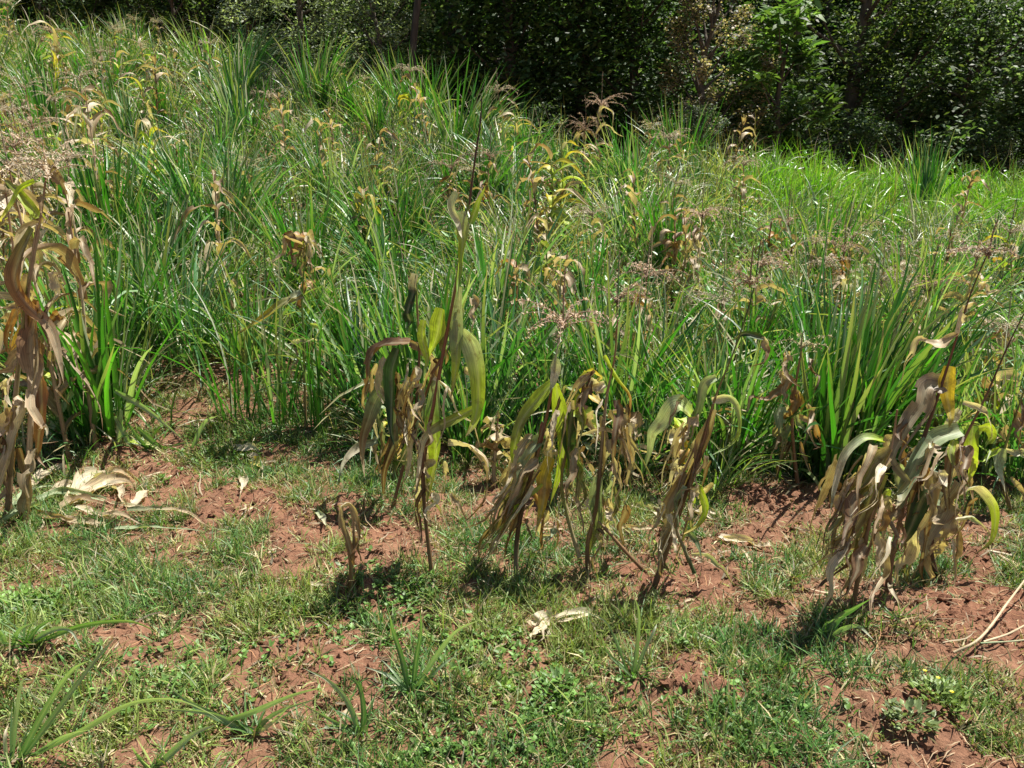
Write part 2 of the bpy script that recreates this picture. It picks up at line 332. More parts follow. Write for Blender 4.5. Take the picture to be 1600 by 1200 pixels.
# ------------------------------------------------------------------ short turf and litter on the near ground
def lawn():
    mb = MB()
    n = 78000
    y = 1.55 + (rng.rand(n) ** .8) * 5.9; x = (rng.rand(n) * 2 - 1) * (.70 * y + .35)
    v = bare(x, y); keep = rng.rand(n) > np.clip((v - .10) * 1.3 + np.clip((fbm(x * 11 + 13, y * 11 + 5, 2) - .46) * 4.5, -.25, .75), 0, .95)
    x = x[keep]; y = y[keep]; v = v[keep]
    k = 7; m = len(x) * k
    dens = 1 - v
    bx = np.repeat(x, k) + rng.randn(m) * .012; by = np.repeat(y, k) + rng.randn(m) * .012
    bz = H(bx, by) - .004
    L = (rng.gamma(4, .011, m) + .012) * np.repeat(.55 + .75 * dens, k)
    tone = np.repeat(fbm(x * 2.2 + 40, y * 2.2, 3), k) + rng.randn(m) * .13
    g1 = np.array([.085, .205, .042]); g2 = np.array([.25, .32, .075]); g3 = np.array([.44, .37, .19])
    tt = np.clip((tone - .40) / .2, 0, 1)[:, None]; col = g1 * (1 - tt) + g2 * tt
    dry = rng.rand(m) < np.repeat(.14 + .6 * v, k); col[dry] = g3 * (rng.rand(dry.sum(), 1) * .8 + .5)
    col *= .88 * (1 + .34 * rng.randn(m, 1)).clip(.4, 1.8)
    blades(mb, np.stack([bx, by, bz], 1), rng.rand(m) * 6.283, L, .0032 + rng.rand(m) * .0035, .15 + rng.rand(m) * 1.3, rng.rand(m) * 1.0, col, seg=2, twist=.8)
    n = 26000; y = 1.55 + (rng.rand(n) ** .8) * 5.5; x = (rng.rand(n) * 2 - 1) * (.70 * y + .35); v = bare(x, y); kk = (rng.rand(n) > v * 2.0) & (fbm(x * 3 + 70, y * 3, 2) > .42) & (fbm(x * 11 + 13, y * 11 + 5, 2) < .52); x = x[kk]; y = y[kk]; m = len(x)
    col = np.array([.11, .24, .055]) * (1 + .3 * rng.randn(m, 1)).clip(.5, 1.7); d = rng.rand(m) < .15; col[d] = np.array([.45, .39, .22])
    blades(mb, np.stack([x, y, H(x, y)], 1), rng.rand(m) * 6.283, .03 + rng.gamma(3, .014, m), .004 + .004 * rng.rand(m), .2 + rng.rand(m) * 1.0, rng.rand(m) * 1.3, col, seg=3, vfold=.3, twist=.8)
    return tag(mb.obj('short_grass', M_LAWN), 'patchy short green turf over red soil in the foreground', 'grass', kind='stuff')
lawn()
def litter():
    mb = MB(); n = 44000
    y = 1.55 + (rng.rand(n) ** .85) * 6.0; x = (rng.rand(n) * 2 - 1) * (.70 * y + .3); v = bare(x, y)
    keep = rng.rand(n) < .25 + .5 * v; x = x[keep]; y = y[keep]; m = len(x)
    c = np.array([.46, .35, .22]) * (rng.rand(m, 1) * .9 + .4) * np.array([1, 1, 1]) ; red = rng.rand(m) < .35; c[red] *= np.array([.9, .66, .55])
    blades(mb, np.stack([x, y, H(x, y) + .004], 1), rng.rand(m) * 6.283, .02 + rng.gamma(2, .02, m), .0015 + rng.rand(m) * .003, 1.35 + rng.rand(m) * .3, rng.randn(m) * .35, c, seg=3, twist=1, wave=.08)
    n = 1500; y = 1.6 + rng.rand(n) ** .8 * 4.4; x = (rng.rand(n) * 2 - 1) * (.7 * y + .2); c = np.array([.50, .42, .29]) * (rng.rand(n, 1) * .9 + .3)
    blades(mb, np.stack([x, y, H(x, y) + .006], 1), rng.rand(n) * 6.283, .03 + rng.gamma(2, .02, n), .005 + rng.rand(n) * .008, 1.25 + rng.rand(n) * .3, rng.randn(n) * .6, c, seg=5, vfold=.4, twist=1.5, wave=.12)
    return tag(mb.obj('straw_litter', M_DRY), 'thin dead straw bits strewn over the red soil', 'litter', kind='stuff')
litter()
def clods():
    mb = MB(); n = 20000
    y = 1.55 + rng.rand(n) ** .85 * 5.0; x = (rng.rand(n) * 2 - 1) * (.7 * y + .3); v = bare(x, y)
    k = rng.rand(n) < (v - .2) * 1.5; x = x[k]; y = y[k]; m = len(x)
    r = .003 + rng.gamma(1.6, .0035, m); z = H(x, y) + r * .2
    u = np.array([[math.cos(a) * math.cos(e), math.sin(a) * math.cos(e), math.sin(e)] for e in (-1.2, -.35, .5, 1.3) for a in np.arange(6) * math.pi / 3])
    V = np.stack([x, y, z], 1)[:, None, :] + u[None] * (r[:, None] * (1 + .45 * rng.randn(m, 24).clip(-1.2, 1.2)))[..., None] * np.array([1, 1, .7])
    b = np.arange(24).reshape(4, 6); nx = np.roll(b, -1, 1); q = np.stack([b[:-1], nx[:-1], nx[1:], b[1:]], -1).reshape(-1, 4)
    q = np.concatenate([q, [[18, 19, 20, 21], [18, 21, 22, 23]]])
    mb.add(V, q[None] + (np.arange(m) * 24)[:, None, None], (.3, .14, .09))
    return tag(mb.obj('soil_crumbs', M_SOIL, smooth=False), 'red soil crumbs scattered over the bare patches', 'soil', kind='stuff')
clods()
def weeds():
    """small broad-leaved weeds mixed into the turf"""
    mb = MB(); spots = []
    for px, py, rx, ry, n in ((40, 950, 90, 40, 260), (350, 715, 90, 30, 220), (870, 1110, 110, 60, 150), (760, 1030, 90, 40, 110), (1090, 1000, 60, 30, 60), (280, 1060, 150, 60, 120), (560, 960, 200, 80, 120), (640, 930, 80, 40, 90), (1180, 1130, 200, 60, 80), (700, 1180, 120, 30, 60)):
        c = gflat(px, py); ex = gflat(px + rx, py)[0] - c[0]; ey = gflat(px, py - ry)[1] - c[1]
        for _ in range(n): spots.append((c[0] + random.gauss(0, .5) * ex, c[1] + random.gauss(0, .5) * ey))
    s = np.array(spots); k = 5; x = np.repeat(s[:, 0], k); y = np.repeat(s[:, 1], k); m = len(x)
    col = np.array([.14, .26, .055]) * (1 + .25 * rng.randn(m, 1)).clip(.5, 1.6)
    blades(mb, np.stack([x, y, H(x, y) + rng.rand(m) * .03], 1), rng.rand(m) * 6.283, .012 + rng.rand(m) * .016, .008 + rng.rand(m) * .010, .5 + rng.rand(m) * .8, .3 + rng.rand(m) * .5, col, seg=3, vfold=.3, twist=.5)
    return tag(mb.obj('ground_weeds', M_LAWN), 'small round-leaved weeds growing through the turf', 'weeds', kind='stuff')
weeds()

# ------------------------------------------------------------------ tall grass clumps
GK = {  # blades, base radius, length range, width, lean, curve, colours (with weights)
 'upright': (105, .15, (.55, 1.3), (.015, .033), .30, .75, [((.075, .23, .03), 5), ((.13, .33, .04), 3), ((.05, .15, .035), 3), ((.24, .36, .15), 1)]),
 'bluish': (110, .17, (.55, 1.25), (.012, .028), .50, 1.4, [((.075, .20, .065), 5), ((.13, .27, .10), 3), ((.25, .36, .20), 1.6), ((.36, .34, .20), .4)]),
 'mixed': (105, .19, (.45, 1.1), (.011, .026), .5, 1.5, [((.10, .23, .045), 4), ((.20, .31, .08), 3), ((.44, .40, .23), 2.2), ((.28, .37, .09), 1.5)]),
 'fine': (170, .22, (.4, 1.0), (.006, .013), .6, 1.9, [((.13, .25, .07), 4), ((.24, .33, .13), 3), ((.42, .39, .25), 1.6)]),
 'lime': (150, .25, (.4, .85), (.010, .020), .45, 1.0, [((.20, .42, .035), 5), ((.28, .48, .05), 3), ((.14, .32, .035), 2)]),
 'straw': (100, .20, (.4, 1.0), (.008, .022), .6, 2.0, [((.48, .42, .27), 4), ((.30, .22, .12), 2.4), ((.20, .28, .08), 3), ((.60, .54, .38), 1.5)]),
}
def grass_mesh(kind, n=None, lean_dir=None, scale=1.0, width=1.0, name='grass_clump'):
    nb, r0, (l0, l1), (w0, w1), lean, curve, pal = GK[kind]; n = n or nb
    mb = MB(); a = rng.rand(n) * 6.283; rr = np.sqrt(rng.rand(n)) * r0
    base = np.stack([np.cos(a) * rr, np.sin(a) * rr, np.full(n, -.05)], 1)
    L = (l0 + (l1 - l0) * rng.beta(2.2, 1.6, n)) * scale
    p = np.array([q[1] for q in pal]); ci = rng.choice(len(pal), n, p=p / p.sum()); col = np.array([q[0] for q in pal])[ci] * np.array([.76, .82, .76]) * (1 + .24 * rng.randn(n, 1)).clip(.5, 1.6)
    pl = rng.rand(n) < .12; col[pl] = np.array([.42, .46, .30])  # scattered pale blades imitate bright glints by colour
    head = a + rng.randn(n) * .6
    if lean_dir is not None:
        k = rng.rand(n) < .7; head[k] = lean_dir + rng.randn(k.sum()) * .5
    tip = col.copy(); dt = rng.rand(n) < .3; tip[dt] = np.array(STRAW) * 1.0
    blades(mb, base, head, L, (w0 + (w1 - w0) * rng.rand(n)) * width, np.abs(rng.randn(n)) * lean * .8 + .03, curve * rng.rand(n) ** 1.4 * 1.25 * (1 + .4 * (rng.rand(n) < .2)), col, tip, seg=8, vfold=.35, twist=.9, wave=.02)
    # old bent blades round the foot
    m = n // 4; a = rng.rand(m) * 6.283; col = np.array([.30, .25, .13]) * (rng.rand(m, 1) * .8 + .4)
    blades(mb, np.stack([np.cos(a) * r0, np.sin(a) * r0, np.full(m, -.02)], 1), a, .2 + .35 * rng.rand(m) * scale, .004 + .008 * rng.rand(m), .5 + rng.rand(m) * .7, .6 + rng.rand(m), col, seg=5, vfold=.3, twist=1.)
    return mb.mesh(name, M_GRASS)
GM = {k: [grass_mesh(k, None, [None, 0.4, 2.2, 4.6][i]) for i in range(4)] for k in GK}
def put_grass(me, x, y, s=1.0, rz=None, label='', group=None, z=None):
    o = bpy.data.objects.new('grass_clump', me); COL.objects.link(o)
    o.location = (float(x), float(y), float(H(x, y) if z is None else z)); o.scale = (s, s, s * random.uniform(.9, 1.1)); o.rotation_euler = (random.gauss(0, .05), random.gauss(0, .05), random.random() * 6.283 if rz is None else rz)
    return tag(o, label, 'grass clump', group)

# front clumps, each placed where it grows: (px, py of its foot, kind, scale, lean heading, blades, width, label)
FRONT = [
 (160, 672, 'upright', 1.02, None, 90, 1.15, 'tall dark green clump of broad upright blades beside the dry maize at the left edge'),
 (215, 560, 'upright', .95, None, 120, 1.0, 'bright green clump just behind the tall upright clump on the left'),
 (70, 600, 'bluish', .9, None, 120, 1.0, 'shaggy bluish clump behind the dry maize at the left edge'),
 (120, 700, 'bluish', .42, 3.6, 60, 1.3, 'low dark clump with pale drooping blades beside the heap of fallen dry leaves'),
 (375, 650, 'upright', .85, None, 26, .7, 'sparse clump of thin straight stems right of the bare opening'),
 (430, 660, 'upright', .85, None, 24, .7, 'sparse thin-stemmed clump standing under the yellow drooping maize leaf'),
 (500, 668, 'upright', .80, None, 26, .7, 'sparse thin-stemmed clump left of the small opening before leafy maize'),
 (290, 560, 'bluish', .95, None, None, 1, 'drooping clump with dark heart behind the bare opening'),
 (390, 560, 'mixed', .9, None, None, 1, 'pale mixed clump behind the thin-stemmed clumps'),
 (575, 640, 'bluish', .95, None, None, 1, 'clump of pale arching blades behind the brown-leaved maize'),
 (660, 670, 'upright', .95, None, None, 1, 'dense green clump directly behind the tallest green maize'),
 (760, 665, 'bluish', 1.0, None, None, 1.1, 'large arching clump right of the tallest green maize'),
 (870, 650, 'bluish', .9, None, None, 1, 'arching clump behind the lime-leaved maize'),
 (960, 680, 'upright', .95, None, None, .95, 'dense dark green clump behind the twisted dry maize'),
 (1060, 700, 'bluish', .9, None, None, 1, 'bluish clump behind the pale-leaved leaning maize'),
 (1140, 725, 'upright', .85, None, None, 1, 'green clump left of the orange-brown maize'),
 (1225, 740, 'bluish', .85, 0.3, None, 1, 'dark clump at the foot of the orange-brown maize'),
 (1300, 748, 'upright', 1.05, 0.35, 190, 1.15, 'big bright clump of long blades leaning right, beside the orange-brown maize'),
 (1370, 740, 'upright', .9, 0.3, None, 1, 'bright clump left of the big dry maize stand'),
 (1450, 720, 'mixed', .85, None, None, 1, 'pale clump behind the big dry maize stand'),
 (1540, 730, 'mixed', .85, None, None, 1, 'yellowish mixed clump behind the right edge of the dry maize stand'),
 (610, 712, 'bluish', .5, None, 70, 1, 'half-height clump behind the brown-arched maize leaf'),
 (735, 715, 'upright', .55, None, 70, 1, 'half-height green clump at the right foot of the tallest green maize'),
 (840, 705, 'bluish', .55, None, 80, 1, 'half-height drooping clump behind the stem of the lime-leaved maize'),
 (1000, 735, 'bluish', .55, None, 80, 1, 'half-height clump between the twisted and the leaning maize'),
 (1115, 760, 'mixed', .5, None, 60, 1, 'low straw-mixed clump right of the leaning maize'),
 (1600, 745, 'bluish', .8, None, None, 1, 'drooping clump at the right edge behind the fallen stems'),
]
occupied = []
for px, py, kind, s, ld, n, wd, lab in FRONT:
    q = ground(px, py); me = grass_mesh(kind, n, ld, 1.0, wd)
    put_grass(me, q[0], q[1], s, 0, lab, None); occupied.append((q[0], q[1], .28))
def zone(px, y, r):
    a = ['far left', 'left', 'middle', 'right', 'far right'][int(min(4, max(0, px // 320)))]; b = 'front ranks' if y < 6.5 else ('midway up' if y < r * .58 else ('upper slope' if y < r * .82 else 'forest edge'))
    return a, b
KD = {'upright': 'bright green upright clump', 'bluish': 'blue-green arching clump', 'mixed': 'clump of green and straw blades', 'fine': 'fine-bladed pale clump', 'lime': 'yellow-green clump', 'straw': 'dried straw-coloured clump'}
ZD = {'front ranks': 'in the front ranks, %s of the field', 'midway up': 'midway up the %s of the field', 'upper slope': 'on the upper slope, %s of the field', 'forest edge': 'along the forest edge, %s of the field'}
FX = [-600, 0, 230, 260, 520, 560, 850, 1000, 1120, 1180, 1300, 1400, 1600, 2200]; FY = [4.6, 4.7, 5.0, 6.0, 5.8, 4.8, 4.8, 4.7, 4.5, 4.5, 4.6, 4.8, 4.8, 4.6]
def field_mask(x, y):
    px = azpx(x, y); r = np.interp(px, KX, KR); return (y > np.interp(px, FX, FY)) & (y < r + .6)
def kindmix(px, y, r):
    t = (y - 4.5) / (r - 4.5)
    if px > 1180 and t > .70: return random.choices(['lime', 'fine', 'upright'], [7, 1, 1])[0]
    if px > 1050: return random.choices(['upright', 'bluish', 'mixed', 'fine', 'straw', 'lime'], [3, 2.5, 3, 2.2, 1.8, 1])[0]
    if px < 350 and t > .45: return random.choices(['upright', 'mixed', 'fine', 'straw', 'lime'], [3.5, 3, 2.4, 1.8, 1.4])[0]
    return random.choices(['upright', 'bluish', 'mixed', 'fine', 'straw'], [3.6, 3.2, 1.7, 1, 1.0])[0]
MIDC = [(345, 6.1), (475, 5.8), (450, 5.8), (572, 6.9), (862, 7.4), (882, 7.7), (852, 6.0), (897, 5.3), (805, 5.5), (962, 4.75), (1003, 5.1), (1105, 6.4), (1185, 5.3), (762, 8.0), (1322, 7.4)]
cnt = 0; y = 4.8
cells = []
while y < 19:
    st = .50 + .028 * (y - 4.8); x = -.80 * y - .5
    while x < .80 * y + .5: cells.append((x + random.uniform(-.2, .2) * 1.2, y + random.uniform(-.2, .2) * 1.3)); x += st * 1.25
    y += st * 1.15
for x, y in cells:
    px = float(azpx(x, y)); r = float(np.interp(px, KX, KR))
    if any(abs(px - a) < 26 and 0 < b - y < .9 for a, b in MIDC): continue
    if not bool(field_mask(x, y)) or px < -120 or px > 1720: continue
    if any((x - a) ** 2 + (y - b) ** 2 < c * c for a, b, c in occupied): continue
    if cnt >= 276: break
    k = kindmix(px, y, r); a, b = zone(px, y, r)
    s = random.choice([.5, .7, .8, .9, 1.0, 1.12]) * random.uniform(.9, 1.05) * (.92 if px > 1050 else 1.0)
    put_grass(random.choice(GM[k]), x, y, s, None, ('low ' if s < .66 else ('tall ' if s > .95 else '')) + KD[k] + ' ' + ZD[b] % a, 'grass clumps covering the field'); cnt += 1
print('field clumps', cnt)
def tall_fill():
    mb = MB(); n = 60000
    y = 4.4 + rng.rand(n) ** .75 * 15; x = (rng.rand(n) * 2 - 1) * (.78 * y + .6)
    k = field_mask(x, y - rng.rand(n) * .5); x = x[k]; y = y[k]
    px = azpx(x, y); r = np.interp(px, KX, KR); m = len(x)
    tone = fbm(x * .9 + 3, y * .9, 3) + rng.randn(m) * .12
    g1 = np.array([.045, .12, .028]); g2 = np.array([.13, .20, .055]); g3 = np.array([.48, .42, .28])
    tt = np.clip((tone - .38) / .2, 0, 1)[:, None]; col = g1 * (1 - tt) + g2 * tt
    dry = rng.rand(m) < np.clip((tone - .42) * 2.4, .08, .7); col[dry] = g3
    lim = (px > 1150) & (y > r * .78); col[lim] = np.array([.19, .32, .035])
    col *= (1 + .25 * rng.randn(m, 1)).clip(.5, 1.6)
    L = .2 + rng.gamma(3, .10, m); L = np.minimum(L, .9)
    blades(mb, np.stack([x, y, macro(x, y) - .02], 1), rng.rand(m) * 6.283, L, .006 + rng.rand(m) * .016, np.abs(rng.randn(m)) * .45, rng.rand(m) * 2.1, col, seg=5, twist=1.0, wave=.03)
    n = 16000; y = 4.6 + rng.rand(n) ** .8 * 13; x = (rng.rand(n) * 2 - 1) * (.75 * y + .4); k = field_mask(x, y) & (fbm(x * 1.3, y * 1.3 + 20, 2) > .48); x = x[k]; y = y[k]; m = len(x)     # broad-leaved weeds between the blades
    col = np.array([.10, .22, .05]) * (1 + .35 * rng.randn(m, 1)).clip(.4, 1.8)
    blades(mb, np.stack([x, y, macro(x, y) + rng.rand(m) * .55], 1), rng.rand(m) * 6.283, .03 + rng.rand(m) * .06, .015 + rng.rand(m) * .025, .5 + rng.rand(m), .6 * rng.rand(m), col, seg=3, vfold=.3, twist=.8)
    n = 1500; y = 4.8 + rng.rand(n) ** .8 * 12; x = (rng.rand(n) * 2 - 1) * (.75 * y + .4); k = field_mask(x, y); x = x[k]; y = y[k]; m = len(x)          # dead thin stems
    blades(mb, np.stack([x, y, macro(x, y)], 1), rng.rand(m) * 6.283, .5 + .7 * rng.rand(m), np.full(m, .008), .1 + .35 * rng.rand(m), .5 * rng.rand(m), np.array([.20, .14, .08]) * (.5 + rng.rand(m, 1) * 1.6), seg=4, wave=.05)
    n = 9000; y = 3.75 + rng.rand(n) * 2.2; x = (rng.rand(n) * 2 - 1) * (.68 * y + .3); fy = np.interp(azpx(x, y), FX, FY); k = (y > fy - .85 * rng.rand(n) ** 1.5) & (y < fy + .8) & (fbm(x * 2.4, y * 2.4 + 7, 2) > .36); x = x[k]; y = y[k]; m = len(x)      # knee-high fringe before the clumps
    col = np.array([.09, .20, .045]) * (1 + .3 * rng.randn(m, 1)).clip(.4, 1.8); d = rng.rand(m) < .3; col[d] = np.array([.42, .36, .22])
    blades(mb, np.stack([x, y, H(x, y) - .01], 1), rng.rand(m) * 6.283, .08 + rng.gamma(2.5, .06, m), .005 + .010 * rng.rand(m), np.abs(rng.randn(m)) * .5, rng.rand(m) * 2.0, col, seg=5, vfold=.3, twist=.9)
    return tag(mb.obj('tall_grass', M_GRASS), 'loose tall grass filling the field between the clumps', 'grass', kind='stuff')
tall_fill()

# ------------------------------------------------------------------ foreground sprouts: broad single blades drawn where they grow
def px_path(pts, Y0, amp):
    """image points -> points in space round distance Y0; optional third value = metres nearer (-) or farther (+)"""
    out = []
    for i, p in enumerate(pts):
        t = i / max(1, len(pts) - 1); d = p[2] if len(p) > 2 else amp * t * t
        out.append(pt(p[0], p[1], Y0 + d))
    return np.array(out)
VIEW = np.array([0, 1, -.2])
def floor_clip(P, h=.006):
    g_ = H(P[:, 0], P[:, 1]) + h; P[:, 2] = np.maximum(P[:, 2], g_); return P
def sprout(base, bl, label, seed=0, name='grass_sprout', extra=26):
    rs = np.random.RandomState(seed + 100); q = ground(*base); e = empty(name, q, label, 'grass sprout')
    for pts, wpx, cols in bl:
        mb = MB(); P = resample(px_path(pts, q[1], rs.uniform(-.14, .10)), 9); P = floor_clip(P)
        leaf(mb, P - q, wpx / F * q[1] * 1.22, cols, ref=VIEW, tw0=rs.uniform(0, .6), tw1=rs.uniform(-.6, .9), curl=.4, wave=.05, k=5, rs=rs)
        mb.obj('blade', M_GRASS, e)
    mb = MB(); m = extra; col = np.array([.10, .19, .05]) * (1 + .25 * rng.randn(m, 1)).clip(.5, 1.5)
    blades(mb, np.stack([rng.randn(m) * .015, rng.randn(m) * .015, np.full(m, -.01)], 1), rng.rand(m) * 6.28, .06 + .12 * rng.rand(m), .004 + .005 * rng.rand(m), .3 + .7 * rng.rand(m), .3 + .8 * rng.rand(m), col, seg=5, vfold=.3, twist=.6)
    mb.obj('tuft', M_GRASS, e); return e
G1 = [(.14, .24, .10), (.22, .32, .17), (.34, .40, .25)]; G2 = [(.20, .29, .15), (.36, .43, .28), (.50, .52, .38)]; G3 = [(.09, .18, .07), (.14, .25, .10)]
sprout((18, 1192), [([(18, 1192), (25, 1120), (35, 1065), (48, 1062)], 9, G2), ([(30, 1185), (70, 1110), (110, 1050), (140, 1032)], 11, G1), ([(35, 1185), (90, 1110), (150, 1030), (185, 992)], 10, G1),
    ([(50, 1180), (130, 1140), (200, 1100), (270, 1092), (320, 1110), (350, 1130)], 13, G2), ([(10, 1190), (8, 1150), (14, 1130)], 7, [PALE, TAN]), ([(60, 1175), (100, 1150), (140, 1140)], 7, G2)], 'wide spreading sprout of pale green blades in the bottom left corner', 1)
sprout((395, 1150), [([(400, 1145), (350, 1125), (300, 1100), (262, 1072)], 14, G1), ([(345, 1128), (400, 1110), (460, 1085), (515, 1072)], 14, G2), ([(400, 1150), (410, 1130), (440, 1110), (500, 1090)], 10, G1), ([(400, 1148), (430, 1125), (455, 1100)], 7, [PALE, PGRN]),
    ([(380, 1140), (340, 1118), (290, 1110), (230, 1108)], 9, G2)], 'flattened sprout with long crossing blades left of the bottom centre', 2)
sprout((240, 1205), [([(240, 1202), (275, 1170), (305, 1145), (340, 1132)], 13, G2), ([(235, 1205), (215, 1180), (205, 1165)], 7, G1)], 'single broad pale blade rising from the bottom edge', 3, extra=6)
sprout((565, 1150), [([(562, 1150), (545, 1100), (515, 1065), (470, 1042)], 9, G2), ([(565, 1150), (568, 1110), (560, 1070), (538, 1056)], 10, G3), ([(562, 1150), (535, 1135), (500, 1115), (455, 1090)], 10, G1), ([(560, 1155), (510, 1158), (460, 1170)], 7, G2), ([(560, 1155), (520, 1175), (495, 1195)], 8, G2)], 'dark arching sprout on the turf between two long-bladed sprouts', 4)
sprout((45, 1012), [([(50, 1010), (90, 990), (140, 975), (200, 970), (240, 985), (250, 1005)], 10, [(.10, .2, .05), (.16, .27, .08), TAN]), ([(40, 1008), (80, 985), (110, 985), (126, 1015)], 9, G2), ([(20, 1010), (30, 985), (60, 970)], 8, G1), ([(10, 1010), (0, 985), (-20, 970)], 8, G1), ([(40, 1010), (60, 980), (90, 965)], 8, G3)], 'low arching sprout growing on the red soil mound at the left', 5)
sprout((642, 1085), [([(640, 1085), (628, 1030), (614, 985), (610, 962)], 10, G3), ([(645, 1080), (650, 1030), (658, 985), (656, 950)], 9, G3), ([(650, 1075), (685, 1020), (715, 985), (752, 968)], 9, G2), ([(636, 1082), (605, 1055), (570, 1042)], 8, G2), ([(650, 1078), (690, 1040), (722, 1018)], 7, G1), ([(640, 1085), (615, 1050), (595, 1030)], 5, G1)], 'open sprout with two upright dark blades left of the pale corn husk', 6)
sprout((990, 1062), [([(988, 1060), (995, 1010), (998, 960), (990, 930)], 9, [GGRN, PGRN]), ([(992, 1058), (1005, 1020), (1022, 985), (1026, 975)], 7, G2), ([(985, 1062), (965, 1010), (945, 970), (900, 952)], 4, G1), ([(985, 1055), (950, 1020), (938, 990)], 5, G1)], 'thin dark upright sprout right of the pale corn husk', 7)
sprout((1285, 1000), [([(1285, 1000), (1310, 965), (1335, 950), (1362, 935)], 15, G3), ([(1288, 998), (1310, 985), (1340, 978), (1365, 1000)], 11, G2), ([(1285, 1000), (1290, 975), (1320, 962)], 9, G1), ([(1282, 1000), (1270, 1010), (1255, 1020)], 8, G1), ([(1290, 1003), (1320, 1005), (1340, 1020)], 9, G2), ([(1290, 1005), (1310, 1030), (1325, 1052)], 7, PGRN and [PGRN, GGRN]), ([(1288, 1005), (1330, 1030), (1275, 1055)], 4, G1)], 'dark leafy sprout lying in the shade of the big dry maize stand', 8)
sprout((1400, 968), [([(1400, 966), (1420, 972), (1440, 962)], 5, G2), ([(1402, 968), (1385, 955), (1370, 945)], 5, G2), ([(1400, 968), (1412, 950), (1425, 940)], 4, G2)], 'tiny sprout on the bare soil before the dry maize stand', 9, extra=5)
sprout((235, 705), [([(215, 668), (250, 700), (295, 745), (345, 815)], 10, [(.10, .19, .06), (.2, .3, .13)]), ([(200, 660), (230, 700), (290, 760), (340, 812)], 8, G3), ([(190, 640), (187, 690), (192, 735)], 10, [PGRN, PALE]), ([(180, 650), (200, 690), (206, 728)], 9, G2), ([(115, 610), (85, 660), (62, 710), (48, 748)], 13, [PGRN, GGRN]), ([(180, 610), (230, 640), (290, 690)], 10, G2), ([(300, 700), (320, 660), (340, 650)], 7, G2)], 'long pale blades drooping from the foot of the tall clump on the left', 10)

# ------------------------------------------------------------------ maize
def spikelets(mb, P, rs, col, size=.014, dens=190):
    L = np.linalg.norm(P[1:] - P[:-1], axis=1).sum(); m = max(6, int(L * dens)); t = rs.rand(m); n = len(P)
    B = np.stack([np.interp(t, np.linspace(0, 1, n), P[:, j]) for j in range(3)], 1)
    c = np.array(col) * (1 + .28 * rs.randn(m, 1)).clip(.45, 1.7)
    blades(mb, B, rs.rand(m) * 6.283, size * (.7 + .7 * rs.rand(m)), size * .42 * np.ones(m), .3 + 2.2 * rs.rand(m), rs.rand(m) * .5, c, seg=2, twist=1)
def tassel(mb, top, size, rs, col=PINK, nb=11, spike=None, droop=1.0, axis=(0, 0, 1)):
    axis = norm(np.array(axis, float)); top = np.array(top)
    sp = spike if spike is not None else size * 1.0
    P = np.array([top - axis * size * .15, top + axis * sp * .5, top + axis * sp + rs.randn(3) * .01])
    tube(mb, P, [.0035, .003, .0016], tuple(np.array(col) * .55), 5, 8); spikelets(mb, resample(P, 8)[2:], rs, np.array(col) * .75, .010, 260)
    for i in range(nb):
        a = rs.rand() * 6.283; L = size * rs.uniform(.6, 1.15); th = rs.uniform(.25, .8); dr = rs.uniform(1.0, 2.2) * droop; p = top - axis * size * .12 * rs.rand(); Q = [p]
        for s in range(6):
            th += dr / 6; p = p + np.array([math.cos(a) * math.sin(th), math.sin(a) * math.sin(th), math.cos(th)]) * L / 6; Q.append(p)
        Q = np.array(Q); tube(mb, Q, [.0019, .001], tuple(np.array(col) * .75), 4, 9); spikelets(mb, resample(Q, 10), rs, col)

def colset(rs, t, look):
    """t: 0 lowest leaf .. 1 top leaf"""
    dry = [[TAN, PALE], [TAN, BROWN, GREYB], [GREYB, BROWN], [PALE, TAN, TAN], [BROWN, TAN], [GREYB, TAN], [STRAW, TAN]]
    mid = [[LIME, YEL, TAN], [GRN, OLIVE, BROWN], [OLIVE, LIME, YEL], [PGRN, GGRN, TAN], [YEL, ORG, BROWN], [LIME, LIME, PALE]]
    if look == 'dry': return dry[rs.randint(len(dry))] if rs.rand() < .97 else mid[rs.randint(len(mid))]
    if look == 'red': return [[ORG, BROWN], [TAN, BROWN], [TAN, PINK, BROWN], [BROWN, PINK]][rs.randint(4)]
    if look == 'green': return mid[rs.randint(len(mid))] if rs.rand() < .45 + .4 * t else dry[rs.randint(len(dry))]
    if look == 'lime': return [[LIME, YEL, LIME], [GRN, LIME], [LIME, LIME, TAN], [OLIVE, YEL]][rs.randint(4)] if rs.rand() < .7 else dry[rs.randint(len(dry))]
    return (mid if rs.rand() < .3 + .3 * t else dry)[rs.randint(6)]
def hang_leaf(mb, p, az, L, W, cols, rs, up=.5, end=2.9, dry=True, n=14, k=5):
    Q = [p]; q = np.array(p, float); kink = rs.uniform(.15, .45)
    for i in range(9):
        t = (i + .5) / 9; s = 1 / (1 + math.exp(-(t - kink) * 9)); th = up + (end - up) * s; a = az + .3 * math.sin(t * 3 + az)
        q = q + np.array([math.cos(a) * math.sin(th), math.sin(a) * math.sin(th), math.cos(th)]) * L / 9; Q.append(q)
    leaf(mb, np.array(Q), W, cols, None, rs.uniform(-.4, .4), rs.uniform(-1.6, 1.6), rs.uniform(.5, 1.9) if dry else rs.uniform(.2, .8), .25, .32 if dry else .05, n, k, rs=rs)
